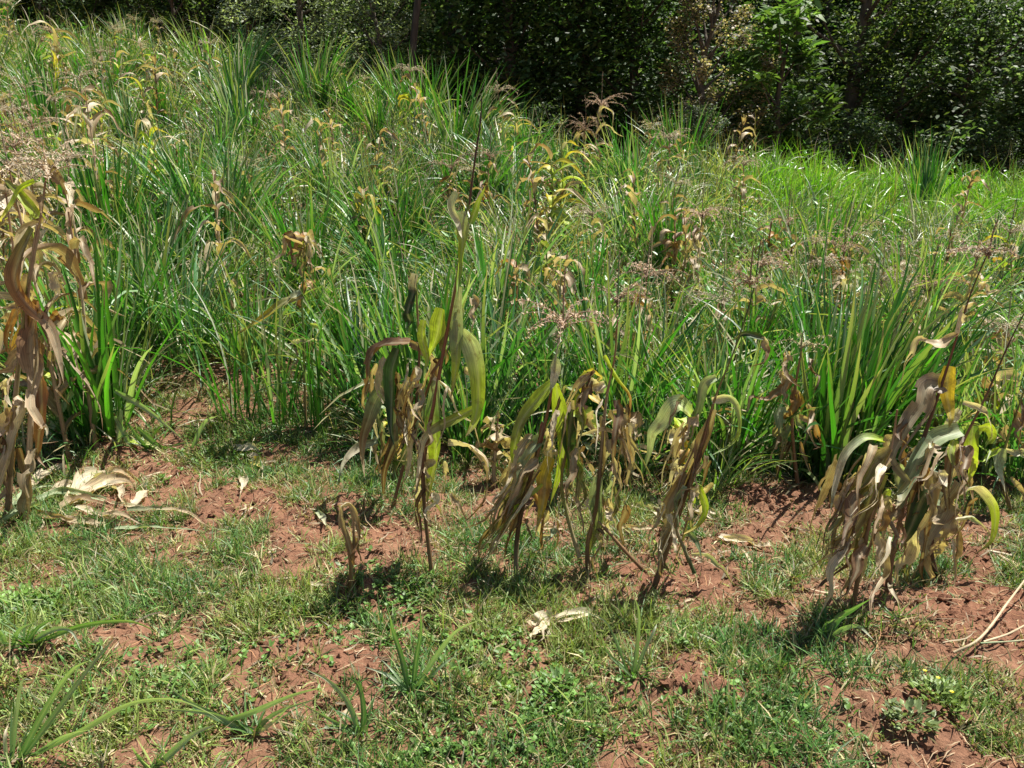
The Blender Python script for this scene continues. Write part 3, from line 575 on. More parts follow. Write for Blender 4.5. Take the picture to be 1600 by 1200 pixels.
def maize_parts(hgt, look, seed, tas=True, nl=9, n=14, k=5, lean=.12, tcol=None):
    """-> list of (part name, MB, material) in local coordinates"""
    rs = np.random.RandomState(seed); out = []
    a = rs.rand() * 6.28; tip = np.array([math.cos(a) * lean * hgt, math.sin(a) * lean * hgt, hgt])
    S = np.array([[0, 0, -.03], tip * .3 + np.append(rs.randn(2) * .02, 0), tip * .62 + np.append(rs.randn(2) * .025, 0), tip])
    sc = {'lime': [GREYB, OLIVE, LIME, OLIVE], 'green': [BROWN, OLIVE, GRN, OLIVE], 'red': [DKB, BROWN, BROWN, REDB]}.get(look, [BROWN, GREYB, TAN, BROWN])
    mb = MB(); tube(mb, S, [.013, .011, .008, .004], None, 7, 22, .13, sc); out.append(('stalk', mb, M_STALK)); Sp = resample(S, 40)
    az = rs.rand() * 6.28
    for i in range(nl):
        t = (.12 + .76 * i / (nl - 1)) if tas else (.3 + .66 * i / (nl - 1)); p = Sp[int(t * 39)]; az += math.pi + rs.randn() * .5; mb = MB()
        dry = look != 'lime' or rs.rand() < .3
        hang_leaf(mb, p, az, rs.uniform(.34, .66) * (1 - .35 * abs(t - .45)) * (hgt / 1.2), rs.uniform(.055, .105), colset(rs, t, look), rs, rs.uniform(.15, .8), rs.uniform(2.3, 3.05) if dry else rs.uniform(1.2, 2.6), dry, n, k)
        out.append(('leaf', mb, M_MAIZE))
    if tas:
        mb = MB(); tassel(mb, Sp[-1], rs.uniform(.24, .36), rs, tcol or (PINK if rs.rand() < .2 else (.52, .46, .33)), rs.randint(13, 22), axis=tip); out.append(('tassel', mb, M_DRY))
    return out
def merged(parts):
    a = MB(); b = MB()
    me = MB()
    for nme, m, mat in parts:
        for v, q, c, l in zip(m.v, m.q, m.c, m.l): pass
        off = 0
        V = np.concatenate(m.v); Q = np.concatenate(m.q); C = np.concatenate(m.c); L = np.concatenate(m.l); me.add(V, Q, C, L)
    return me.mesh('maize_plant', M_MAIZE)

# --- mid-field maize, each placed by where its top shows: (top px, top py, distance, look, tassel?, label)
MID = [
 (345, 272, 6.1, 'dry', 0, 'dry maize with folded tan leaves bunched at its top, left of the field'),
 (475, 362, 5.8, 'red', 0, 'maize with a crumpled pinkish-tan top leaf, left of centre'),
 (572, 292, 6.9, 'lime', 0, 'maize with a rounded yellow-green top leaf, left of the tall dark spike'),
 (640, 88, 10.6, 'green', 1, 'maize with pale tassel against the dark trunk at the field crest'),
 (783, 118, 9.9, 'dry', 1, 'tallest dry tassel at the crest standing out against the dark forest'),
 (762, 215, 8.0, 'red', 1, 'maize with a reddish tassel cluster behind the tall dark spike'),
 (862, 238, 7.4, 'lime', 0, 'maize with a bent pale leaf tip over bright yellow blades, centre of the field'),
 (882, 222, 7.7, 'lime', 0, 'slim maize with one upright yellow-green leaf, centre of the field'),
 (852, 350, 6.0, 'green', 0, 'maize with a white folded leaf above yellow leaves, below the bright yellow blades'),
 (938, 140, 10.0, 'dry', 1, 'thin maize with spiky grey tassel silhouetted on the forest'),
 (912, 176, 9.6, 'red', 1, 'pinkish dry maize with spread tassel below the thin grey one'),
 (897, 392, 5.3, 'red', 0, 'brown dried maize with a pale peeled tip, above the lime-leaved maize'),
 (805, 410, 5.5, 'red', 0, 'dark brown withered maize in shade, centre of the field'),
 (962, 425, 4.75, 'red', 1, 'rust-brown maize with wide tassel branches above the twisted dry maize'),
 (1003, 385, 5.1, 'dry', 1, 'straw-coloured maize with narrow tassel right of the rust-brown one'),
 (1105, 300, 6.4, 'dry', 1, 'straw maize with drooping tassel right of centre'),
 (1185, 372, 5.3, 'dry', 1, 'greyish maize with a lacy tassel on a slanted stem, right of centre'),
 (1050, 190, 9.8, 'dry', 1, 'pale maize tassel low against the forest, right of centre'),
 (1168, 232, 9.0, 'dry', 1, 'brownish maize tassel beside the tall crest grass on the right'),
 (1322, 330, 7.4, 'red', 1, 'brown maize thicket plant midway across the right of the field'),
 (1205, 345, 7.0, 'red', 0, 'rusty dry maize low in the grass right of the lacy tassel'),
 (1405, 365, 6.8, 'dry', 1, 'dull maize with straw tassel in the right of the field'),
 (1545, 362, 5.4, 'dry', 1, 'maize with a feathery grey tassel near the right edge'),
 (1515, 268, 9.6, 'dry', 0, 'short dry maize before the bright strip of grass at the right'),
 (72, 30, 13.5, 'dry', 1, 'pale straw tassel at the top left corner of the field'),
 (30, 110, 9.4, 'dry', 1, 'yellowish tasselled maize in the straw patch at the left edge'),
 (90, 128, 8.6, 'dry', 1, 'tasselled maize in the middle of the straw patch at the left edge'),
 (52, 165, 7.6, 'dry', 1, 'lowest tasselled maize of the straw patch at the left edge'),
 (125, 140, 7.2, 'dry', 0, 'maize with a dark slanting leaf beside the bright clump at the upper left'),
 (240, 195, 8.2, 'lime', 0, 'small yellow-tipped maize in the grass at the upper left'),
 (28, 205, 4.3, 'dry', 1, 'pale straw maize rising high at the left edge beside the big mottled one'),
 (-8, 300, 4.2, 'dry', 0, 'tan maize half outside the left edge of the picture'),
 (95, 330, 4.4, 'dry', 0, 'thin tan maize between the big left-edge maize and the dark upright clump'),
 (1330, 352, 6.2, 'red', 1, 'dark brown maize with spread tassel in the tangle at mid right'),
 (1385, 400, 5.6, 'dry', 1, 'straw maize with low tassel above the left side of the big dry stand'),
 (1288, 378, 6.0, 'dry', 1, 'grey-brown maize just above the right-leaning grass clump'),
 (1240, 318, 7.4, 'red', 1, 'small rusty maize in the middle distance above the orange-brown one'),
 (1452, 408, 5.5, 'red', 1, 'brown tangled maize left of the white curled leaf'),
 (1000, 455, 4.9, 'red', 0, 'rust-coloured leaf bunch right of the widest tassel in the centre'),
 (930, 300, 7.0, 'dry', 1, 'straw maize right of the two upright yellow-green leaves'),
 (1058, 335, 6.6, 'red', 0, 'brown withered maize left of the drooping straw tassel'),
 (1135, 430, 5.2, 'dry', 1, 'greyish maize low in the grass, left of the lacy tassel stem'),
 (700, 232, 8.0, 'red', 1, 'dull brown maize left of the tall dark spike, halfway up'),
 (590, 205, 8.6, 'dry', 0, 'faded maize among tall blades halfway up, left of centre'),
 (15, 190, 6.2, 'dry', 1, 'pale tasselled maize touching the left edge above the big dry maize'),
 (104, 212, 6.0, 'dry', 1, 'straw maize with drooping tassel just right of the big arching tassel at left'),
 (58, 236, 5.5, 'dry', 1, 'straw maize directly behind the big arching tassel at the left edge'),
 (8, 140, 7.3, 'dry', 1, 'straw maize cut by the left edge, second row of the straw patch'),
 (118, 96, 9.6, 'dry', 1, 'thin tasselled maize at the top of the straw patch on the left'),
 (150, 60, 12.0, 'dry', 1, 'small pale tassel at the crest near the top left corner'),
 (612, 640, 3.95, 'green', 0, 'withered short maize between the brown-arched and the tallest green maize'),
 (772, 650, 3.9, 'dry', 0, 'withered short maize between the tallest green and the lime-leaved maize'),
 (900, 590, 3.75, 'green', 0, 'half-green short maize just behind the lime-leaved maize'),
 (985, 640, 3.9, 'dry', 0, 'withered tan maize just behind the twisted dry maize'),
 (1065, 660, 3.8, 'green', 0, 'short half-green maize just behind the leaning brown-sheathed maize'),
 (1140, 690, 4.1, 'dry', 0, 'low withered maize right of the leaning brown-sheathed maize'),
 (1360, 620, 4.0, 'dry', 0, 'withered maize just behind the left side of the big dry stand'),
 (1560, 590, 4.1, 'dry', 0, 'pale withered maize behind the right side of the big dry stand'),
 (1470, 560, 4.3, 'dry', 0, 'pale bent-leaved maize behind the yellow leaf of the big dry stand'),
 (420, 130, 11.0, 'dry', 1, 'orange-tinted dry maize high on the left slope'),
 (1330, 428, 5.9, 'lime', 0, 'maize with a bright yellow bent leaf behind the right-leaning clump'),
 (1250, 470, 4.9, 'red', 1, None),
 (560, 505, 5.3, 'dry', 0, 'withered maize stub in shade left of the brown-arched maize'),
 (20, 280, 5.0, 'lime', 0, 'yellow-leaved maize cut by the left edge under the arching tassel'),
 (1590, 470, 4.9, 'dry', 1, 'tan maize cut by the right edge behind the dry stand'),
 (1575, 330, 7.0, 'green', 1, 'greenish maize near the right edge below the bright strip'),
]
for i, (px, py, Y0, look, tas, lab) in enumerate(MID):
    if lab is None: continue
    top = pt(px, py, Y0); tz = .17 if tas else .0
    hz = float(macro(top[0], Y0)); hgt = float(np.clip(top[2] - hz - tz, .35, 1.75))
    e = empty('maize_plant', (top[0], Y0, hz), lab, 'maize plant')
    tc = (.42, .31, .22) if look == 'red' else None
    for nm, m, mat in maize_parts(hgt, look, 300 + i, bool(tas), random.choice([10, 11, 12, 13]), 14, 5, .05, tc): m.obj(nm, mat, e)
    occupied.append((top[0], Y0, .2))
# --- far maize scattered through the field: too small to show parts
FAR = [merged(maize_parts(random.uniform(.95, 1.35), lk, 700 + i, i in (0, 3, 5, 7), 12, 9, 3)) for i, lk in enumerate(['dry', 'dry', 'green', 'dry', 'red', 'green', 'lime', 'mix'])]
nf = 0
while nf < 70:
    y = random.uniform(6.2, 18); x = random.uniform(-.7, .7) * y; px = float(azpx(x, y)); r = float(np.interp(px, KX, KR))
    if y > r - .3 or y < float(np.interp(px, FX, FY)) + .9 or px < -40 or px > 1640: continue
    if px > 1180 and y > r * .66: continue
    d = fbm(x * .5 + 8, y * .5 + 2, 2)
    if random.random() > (.75 if px < 420 else (.9 if px > 1000 else .3)) + (d - .5): continue
    fi = random.choice([0, 1, 3, 4, 4]) if px > 950 else random.randrange(8); o = bpy.data.objects.new('maize_plant', FAR[fi]); COL.objects.link(o); o.location = (x, y, float(macro(x, y))); s = random.uniform(.6, .9); o.scale = (s, s, s); o.rotation_euler = (random.gauss(0, .08), random.gauss(0, .08), random.random() * 6.28)
    a, b = zone(px, y, r); tag(o, ['dry', 'tan-leaved', 'green-streaked', 'pale', 'rusty', 'half-green', 'yellow-leaved', 'patchy'][fi] + ' maize ' + ZD[b] % a, 'maize plant', 'maize plants scattered through the far grass'); nf += 1

# --- foreground maize, drawn stalk by stalk and leaf by leaf
def hero(base, stalks, leaves, label, seed, tassels=(), extra=None):
    """stalks: (points, radius px, colours); leaves: (points, width px, colours[, opts]); tassels: (px, py, size px, branches, colour, spike px)"""
    rs = np.random.RandomState(seed); q = ground(*base); e = empty('maize_plant', q, label, 'maize plant'); Y0 = q[1]; s = 1.0 / F
    for pts, rp, cols in stalks:
        P = px_path(pts, Y0, 0); P = floor_clip(P, -.02); mb = MB(); tube(mb, P - q, np.array(rp) * s * Y0 * np.linspace(.62, .36, len(rp)), None, 8, 30, .12, cols); mb.obj('stalk', M_STALK, e)
    for l in leaves:
        pts, wpx, cols = l[:3]; o = l[3] if len(l) > 3 else {}
        L = sum(math.hypot(pts[i + 1][0] - pts[i][0], pts[i + 1][1] - pts[i][1]) for i in range(len(pts) - 1)) * s * Y0
        amp = o.get('amp', rs.uniform(-.45, .35) * L)
        P = px_path(pts, Y0, amp); P = resample(P, 14); P = floor_clip(P); mb = MB()
        dry = o.get('dry', np.mean(cols[0]) > .0 and cols[0][0] > cols[0][1])
        leaf(mb, P - q, wpx * s * Y0 * 1.2, cols, VIEW, o.get('tw0', rs.uniform(-.5, .3)) + .55, o.get('tw1', rs.choice([-1, 1]) * rs.uniform(.5, 1.9) if np.mean(cols[-1]) > .0 and cols[-1][0] > cols[-1][1] * 1.1 else rs.uniform(-.9, .9)), o.get('curl', rs.uniform(.7, 1.7) if dry else rs.uniform(.3, .9)), o.get('wave', .3 if dry else .14), o.get('crump', .34 if dry else .07), 26, 7, o.get('blunt', False), rs)
        mb.obj('leaf', M_MAIZE, e)
    for px, py, sz, nb, col, sp in tassels:
        mb = MB(); tassel(mb, pt(px, py, Y0) - q, sz * s * Y0, rs, col, nb, sp * s * Y0); mb.obj('tassel', M_DRY, e)
    if extra:          # many narrow shreds hanging round the stalk: (n, px0, px1, py0, py1, len px, width px, slant)
        for n, x0, x1, y0, y1, ln, wd, sl_ in extra:
            for _ in range(int(n * 1.15)):
                a = rs.uniform(x0, x1); b = rs.uniform(y0 - 25, y1); l = ln * rs.uniform(.55, 1.2); dx = sl_ * l + rs.randn() * 12; dz = rs.uniform(-.15, .15)
                pts = [(a, b, dz * .3), (a + dx * .25 + rs.randn() * 4, b + l * .2, dz * .6), (a + dx * .6 + rs.randn() * 6, b + l * .6, dz), (a + dx + rs.randn() * 9, b + l, dz * 1.2)]
                P = floor_clip(resample(px_path(pts, Y0, 0), 10)); mb = MB(); cs = [[TAN, BROWN], [GREYB, BROWN], [BROWN, DKB], [GREYB, TAN], [TAN, PALE], [mixc(GREYB, TAN, .5), GREYB, BROWN], [LIME, OLIVE, BROWN], [PGRN, GGRN, BROWN], [PALE, TAN, GREYB], [DKB, BROWN], [PALE, TAN], [PALE, PALE, TAN]][rs.randint(12)]
                leaf(mb, P - q, wd * rs.uniform(.6, 2.1) * s * Y0, cs, VIEW, rs.uniform(-.7, .7), rs.uniform(-1.5, 1.5), rs.uniform(.8, 2.0), .3, .36, 18, 5, rs=rs); mb.obj('leaf', M_MAIZE, e)
    return e
B2 = [DKB, BROWN]; SK = [BROWN, BROWN, DKB]
# leafy tall maize, centre left
hero((675, 895), [([(675, 898), (664, 800), (662, 720), (680, 620), (700, 510), (715, 430), (722, 370), (733, 310)], [6, 6, 5, 4.5], [BROWN, DKB, REDB, REDB, OLIVE, GRN]), ([(733, 320), (742, 250), (750, 195), (753, 150)], [3, 2.6, 3, 2], [DKB, (.05, .03, .025), (.05, .03, .025)])],
 [([(722, 330), (724, 370), (720, 420), (712, 470)], 20, [PGRN, LIME, GRN], {'curl': 1.3, 'tw1': .2}), ([(712, 300), (705, 325), (716, 355), (722, 372)], 13, [PGRN, PALE]), ([(735, 350), (745, 320), (758, 290)], 12, [GRN, LIME]),
  ([(718, 448), (715, 500), (712, 560), (706, 625)], 30, [PGRN, PGRN, GGRN, LIME, BROWN], {'tw0': .2, 'tw1': .4}), ([(722, 515), (738, 545), (747, 600), (744, 650), (728, 682)], 32, [PGRN, PGRN, LIME, LIME, BROWN], {'tw0': .1, 'tw1': -.3}),
  ([(690, 482), (684, 515), (676, 540), (668, 562)], 28, [LIME, LIME, LIME], {'tw0': 0, 'tw1': .2, 'amp': .05}), ([(662, 500), (660, 530), (668, 560), (664, 580)], 16, [LIME, LIME]),
  ([(682, 592), (676, 650), (682, 710), (668, 765), (652, 800)], 34, [PGRN, GRN, LIME, OLIVE, BROWN], {'tw0': .2, 'tw1': .5}), ([(678, 590), (700, 605), (716, 640), (735, 665), (742, 700)], 12, [PALE, PALE, TAN]),
  ([(745, 636), (715, 652), (682, 668), (660, 690), (654, 735), (650, 765)], 16, [LIME, OLIVE, PALE, TAN], {'amp': -.12}), ([(700, 690), (740, 700), (764, 730), (762, 775), (738, 805), (700, 835)], 17, [PALE, TAN, BROWN, DKB], {'amp': -.15}),
  ([(680, 720), (660, 735), (650, 765), (660, 800)], 18, [TAN, BROWN]), ([(675, 780), (690, 800), (700, 830)], 8, [OLIVE, TAN]), ([(668, 760), (650, 790), (655, 830), (660, 850)], 14, [BROWN, REDB, DKB]), ([(705, 770), (720, 800), (740, 850)], 7, [TAN, BROWN]), ([(690, 560), (672, 600), (650, 660), (600, 740)], 10, [REDB, BROWN, DKB])],
 'tallest green maize with a long bare dark spike and pale broad hanging leaves', 21, extra=[(9, 650, 695, 690, 800, 75, 11, 0), (12, 635, 730, 580, 700, 95, 12, -.1), (3, 690, 740, 470, 560, 80, 14, 0)])
# brown-arched maize just left of it
hero((615, 800), [([(612, 800), (632, 720), (648, 650), (655, 560), (652, 480), (650, 430)], [5, 5, 4, 3], [BROWN, DKB, DKB, BROWN, GRN])],
 [([(650, 428), (644, 460), (638, 500), (640, 530)], 18, [PALE, DGRN, DGRN, GRN], {'curl': 1.1}), ([(640, 535), (612, 538), (588, 565), (575, 615), (580, 655)], 24, [BROWN, DKB, BROWN, TAN], {'tw0': .8, 'tw1': .2}), ([(640, 535), (662, 545), (676, 575), (668, 610)], 22, [BROWN, TAN, BROWN]),
  ([(622, 545), (612, 580), (610, 640), (614, 700)], 28, [DGRN, GRN, DGRN, DGRN], {'tw0': 0, 'tw1': .3}), ([(610, 590), (585, 630), (570, 680), (568, 745)], 24, [GGRN, GGRN, BROWN, TAN]), ([(590, 690), (560, 700), (540, 720), (528, 755)], 15, [GGRN, PALE, GGRN]),
  ([(625, 600), (640, 640), (665, 680), (680, 700)], 14, [GREYB, TAN, GREYB]), ([(645, 620), (625, 665), (600, 720), (585, 740)], 14, [DKB, BROWN]), ([(620, 640), (615, 690), (600, 740), (598, 790)], 16, [GGRN, DKB, BROWN]), ([(640, 590), (630, 620), (640, 660), (632, 700)], 16, [TAN, BROWN])],
 'maize with a brown leaf arching over dark green hanging leaves', 22, extra=[(15, 585, 660, 580, 700, 100, 11, -.1)])
# lime-leaved maize with big dry skirt
hero((806, 905), [([(806, 908), (808, 840), (822, 770), (845, 690), (860, 620), (870, 550), (882, 490)], [7, 7, 6, 4, 3], [GREYB, DKB, DKB, BROWN, REDB, PGRN, OLIVE])],
 [([(866, 596), (840, 625), (814, 660), (802, 710), (803, 760)], 24, [LIME, LIME, OLIVE, LIME, TAN], {'tw0': .3, 'tw1': 0}), ([(868, 598), (874, 640), (880, 690), (874, 740), (862, 790)], 24, [LIME, LIME, (.26, .36, .03), LIME, OLIVE], {'tw0': .2, 'tw1': .3, 'curl': .5}),
  ([(862, 715), (852, 750), (848, 790), (838, 832)], 28, [YEL, YEL, ORG, YEL, BROWN], {'tw0': 0, 'tw1': .3, 'dry': False}), ([(850, 685), (828, 700), (818, 730), (805, 770), (790, 810)], 26, [GGRN, PGRN, GGRN, BROWN]), ([(870, 560), (866, 590), (858, 615)], 16, [PGRN, PALE, GGRN]),
  ([(835, 710), (815, 760), (790, 800), (745, 860), (718, 900)], 20, [GREYB, OLIVE, BROWN, BROWN]), ([(830, 730), (800, 770), (770, 820), (740, 870)], 18, [TAN, OLIVE, (.3, .2, .06)]), ([(825, 750), (800, 790), (785, 830), (770, 865)], 20, [OLIVE, BROWN, ORG, BROWN]), ([(820, 770), (790, 820), (765, 860), (735, 900)], 14, [BROWN, TAN, BROWN]),
  ([(840, 700), (820, 740), (775, 790), (750, 850), (735, 880)], 14, [TAN, GREYB, (.35, .24, .08)]), ([(815, 790), (800, 830), (790, 860), (775, 890)], 16, [BROWN, BROWN]), ([(830, 760), (850, 800), (845, 850), (835, 860)], 12, [ORG, BROWN]), ([(895, 640), (888, 690), (892, 740), (880, 800)], 24, [DGRN, DGRN, GRN, DKB]), ([(850, 660), (840, 700), (820, 780)], 12, [REDB, REDB, BROWN])],
 'maize with bright lime hanging leaves over a brown skirt swept left', 23, [(880, 505, 88, 18, PINK, 86)], extra=[(17, 790, 850, 690, 790, 120, 13, -.6), (6, 820, 870, 780, 830, 60, 9, 0), (4, 850, 880, 640, 720, 100, 13, 0)])
# twisted dry maize
hero((922, 895), [([(920, 898), (918, 850), (932, 790), (940, 700), (948, 620), (960, 560), (965, 500)], [7, 6, 6, 4, 3], [DKB, BROWN, DKB, GREYB, BROWN, BROWN]), ([(905, 870), (885, 800), (878, 740), (900, 660), (925, 580)], [6, 5, 4], [GREYB, OLIVE, BROWN, DKB]), ([(1020, 905), (985, 870), (945, 825), (935, 815)], [6, 6, 5], [DKB, BROWN, GREYB])],
 [([(945, 555), (965, 590), (985, 620), (984, 665)], 11, [LIME, LIME, ORG, REDB], {'dry': False}), ([(905, 680), (935, 672), (965, 678), (980, 710), (982, 740)], 9, [PALE, TAN, GREYB]), ([(955, 640), (970, 680), (990, 720), (1012, 770)], 13, [GREYB, DGRN, TAN]), ([(960, 650), (985, 690), (1005, 720), (1025, 760)], 9, [TAN, OLIVE]),
  ([(935, 745), (930, 780), (934, 820), (922, 860), (918, 890)], 22, [PGRN, GGRN, OLIVE, BROWN]), ([(915, 600), (905, 640), (880, 660), (860, 690)], 15, [DKB, BROWN]), ([(930, 580), (905, 600), (880, 640), (850, 680)], 12, [BROWN, TAN, BROWN]), ([(945, 600), (920, 610), (905, 640), (900, 690)], 20, [PALE, TAN, GREYB]),
  ([(925, 590), (935, 610), (945, 625)], 18, [PALE, PALE, TAN]), ([(940, 650), (945, 700), (942, 760), (935, 790)], 14, [GREYB, BROWN]), ([(900, 700), (905, 740), (900, 790), (910, 830)], 14, [DGRN, GREYB]), ([(970, 650), (975, 710), (990, 770)], 10, [GREYB, DKB]), ([(895, 770), (880, 780), (870, 800)], 9, [TAN, PALE]), ([(960, 760), (965, 790), (945, 820), (925, 830)], 9, [OLIVE, DKB])],
 'twisted dry maize with an orange-edged leaf tip, between the lime and the leaning maize', 24, extra=[(20, 885, 990, 590, 790, 110, 11, 0), (6, 900, 950, 790, 840, 60, 9, 0)])
# leaning maize right of centre
hero((1020, 922), [([(1020, 925), (1045, 850), (1075, 760), (1098, 690), (1118, 620), (1150, 540), (1178, 450), (1188, 375)], [8, 8, 7, 5, 3, 2.5, 2], [DKB, BROWN, DKB, BROWN, OLIVE, DGRN, (.06, .06, .03)]), ([(1085, 895), (1070, 860), (1056, 820), (1060, 760), (1085, 700)], [6, 5, 4], [DGRN, GREYB, BROWN])],
 [([(1080, 648), (1060, 632), (1035, 655), (1018, 690), (1010, 728)], 30, [LIME, PGRN, PGRN, GGRN], {'tw0': .3, 'tw1': 0}), ([(1119, 590), (1100, 600), (1090, 640), (1078, 690), (1058, 725)], 18, [PGRN, GGRN, GRN, DKB]), ([(1112, 625), (1140, 622), (1156, 650), (1148, 690), (1115, 722)], 16, [PALE, PGRN, LIME, GGRN]),
  ([(1118, 640), (1095, 700), (1060, 800), (1030, 890)], 24, [TAN, BROWN, DKB, BROWN], {'curl': 1.8, 'tw1': .3}), ([(1072, 740), (1050, 790), (1035, 850), (1025, 905)], 22, [BROWN, GREYB, BROWN]), ([(1108, 650), (1088, 720), (1075, 790), (1070, 860)], 16, [GREYB, BROWN, DKB]), ([(1052, 735), (1062, 730), (1068, 740)], 18, [PALE, PALE]),
  ([(1092, 760), (1103, 795), (1090, 822), (1062, 838)], 13, [LIME, LIME, ORG], {'dry': False}), ([(1080, 865), (1105, 868), (1128, 890), (1155, 922)], 10, [PALE, PGRN, OLIVE]), ([(1075, 830), (1090, 850), (1098, 880)], 10, [GGRN, DGRN]), ([(1045, 830), (1035, 880), (1050, 900)], 13, [BROWN, DGRN]), ([(1195, 530), (1165, 522), (1140, 532)], 12, [DGRN, DGRN]), ([(1194, 526), (1196, 545), (1178, 575)], 12, [PALE, BROWN, BROWN])],
 'leaning brown-sheathed maize with one pale grey-green leaf arching left', 25, [(1172, 440, 62, 9, (.45, .36, .24), 50)], extra=[(14, 1050, 1115, 640, 790, 120, 12, -.35), (6, 1020, 1090, 800, 850, 70, 9, -.1)])
# orange-brown maize
hero((1245, 765), [([(1248, 768), (1240, 700), (1238, 640), (1250, 560), (1253, 545)], [5, 5, 4, 3], [DKB, BROWN, BROWN, OLIVE])],
 [([(1240, 590), (1215, 615), (1180, 632), (1145, 636)], 16, [ORG, BROWN, TAN]), ([(1245, 610), (1240, 640), (1232, 670)], 24, [BROWN, ORG, BROWN]), ([(1246, 615), (1253, 635), (1248, 660)], 14, [YEL, YEL, ORG], {'dry': False}), ([(1250, 650), (1272, 665), (1281, 690), (1272, 700)], 12, [TAN, ORG, REDB]), ([(1235, 665), (1205, 700), (1165, 718)], 14, [GGRN, DGRN, DKB]), ([(1235, 690), (1215, 730), (1195, 760)], 10, [DKB, BROWN]), ([(1250, 690), (1262, 730), (1290, 780)], 8, [BROWN, TAN])],
 'short orange-brown maize standing before the right-leaning grass clump', 26, [(1252, 540, 52, 8, (.46, .40, .24), 30)], extra=[(12, 1215, 1270, 570, 690, 85, 13, 0)])
# small broken stub
hero((545, 925), [([(540, 928), (550, 880), (553, 830), (548, 795)], [5, 6, 5], [DKB, BROWN, TAN])],
 [([(534, 790), (545, 787), (552, 805), (556, 850), (549, 895)], 15, [PALE, TAN, BROWN, BROWN], {'curl': 1.4}), ([(532, 790), (538, 820), (548, 870), (540, 920), (530, 935)], 14, [TAN, BROWN, DKB]), ([(552, 830), (562, 860), (572, 890), (590, 905)], 9, [BROWN, TAN]), ([(548, 800), (565, 820), (580, 825)], 5, [PALE, TAN])],
 'small broken dry maize stub alone on the red soil, left of the other maize', 27)
# left edge dry maize
hero((38, 812), [([(38, 815), (46, 700), (48, 600), (42, 480), (62, 350), (74, 262)], [9, 8, 6, 5, 3], [BROWN, TAN, BROWN, GREYB, BROWN]), ([(12, 820), (18, 700), (30, 560), (46, 430), (58, 350)], [9, 8, 6, 4], [BROWN, GREYB, OLIVE, TAN])],
 [([(52, 358), (30, 400), (22, 440), (42, 478), (78, 510), (92, 560), (98, 600)], 26, [OLIVE, BROWN, ORG, TAN, TAN], {'amp': -.1}), ([(60, 470), (52, 540), (60, 620), (48, 700)], 34, [ORG, BROWN, TAN, BROWN]), ([(28, 618), (40, 640), (20, 690), (4, 760), (12, 820), (46, 885)], 36, [TAN, PALE, TAN, TAN, GREYB], {'amp': -.2, 'tw0': .2, 'tw1': .3}), ([(40, 470), (18, 478), (-10, 490)], 16, [PALE, TAN]),
  ([(70, 540), (60, 600), (66, 680), (58, 740)], 26, [BROWN, REDB, BROWN]), ([(35, 510), (22, 560), (25, 600)], 18, [YEL, ORG, BROWN], {'dry': False}), ([(45, 540), (20, 560), (0, 580), (-20, 600)], 22, [PALE, TAN, TAN]), ([(55, 285), (30, 300), (12, 330), (-5, 350)], 18, [LIME, LIME, YEL], {'dry': False}), ([(60, 340), (30, 300), (0, 280)], 16, [LIME, OLIVE], {'dry': False}),
  ([(30, 700), (45, 760), (40, 820), (30, 860)], 20, [BROWN, TAN]), ([(20, 640), (0, 700), (-15, 760)], 30, [TAN, GREYB]), ([(50, 620), (65, 660), (78, 690)], 9, [PALE, PALE]), ([(80, 500), (95, 490), (110, 520)], 16, [ORG, BROWN]), ([(45, 430), (35, 470), (20, 520), (30, 560)], 20, [TAN, ORG, BROWN])],
 'big dry maize at the left edge, a mottled tan leaf reaching the ground', 28, [(72, 262, 118, 15, (.62, .52, .38), 40)], extra=[(8, -10, 90, 400, 640, 120, 15, .0), (5, 0, 70, 640, 740, 110, 15, 0), (3, 30, 100, 240, 330, 80, 14, 0)])
# right-hand stand: four plants
hero((1330, 960), [([(1330, 962), (1345, 880), (1365, 790), (1392, 700), (1402, 640)], [7, 7, 5, 4], [DKB, BROWN, GREYB, BROWN])],
 [([(1380, 690), (1350, 685), (1322, 710), (1306, 755), (1298, 800)], 20, [LIME, PGRN, PALE, PGRN], {'tw0': .5, 'tw1': .2}), ([(1392, 700), (1365, 730), (1330, 790), (1290, 860), (1246, 892)], 30, [GREYB, OLIVE, GREYB, TAN], {'amp': -.1}), ([(1390, 715), (1350, 750), (1310, 800), (1285, 850), (1275, 900)], 28, [TAN, GREYB, OLIVE, BROWN], {'amp': -.15}),
  ([(1380, 740), (1350, 800), (1320, 850), (1290, 880)], 24, [OLIVE, GREYB, BROWN]), ([(1372, 760), (1350, 830), (1330, 900), (1318, 955)], 22, [GREYB, BROWN, GREYB]), ([(1365, 830), (1380, 860), (1370, 910), (1345, 950)], 24, [PALE, TAN, GREYB, BROWN], {'amp': -.2}), ([(1350, 850), (1320, 880), (1290, 910), (1270, 935)], 12, [BROWN, DKB]), ([(1345, 840), (1350, 880), (1335, 920)], 14, [PALE, TAN])],
 'foremost maize of the right-hand stand with grey-brown leaves swept down left', 31, extra=[(26, 1300, 1395, 720, 860, 130, 15, -.35)])
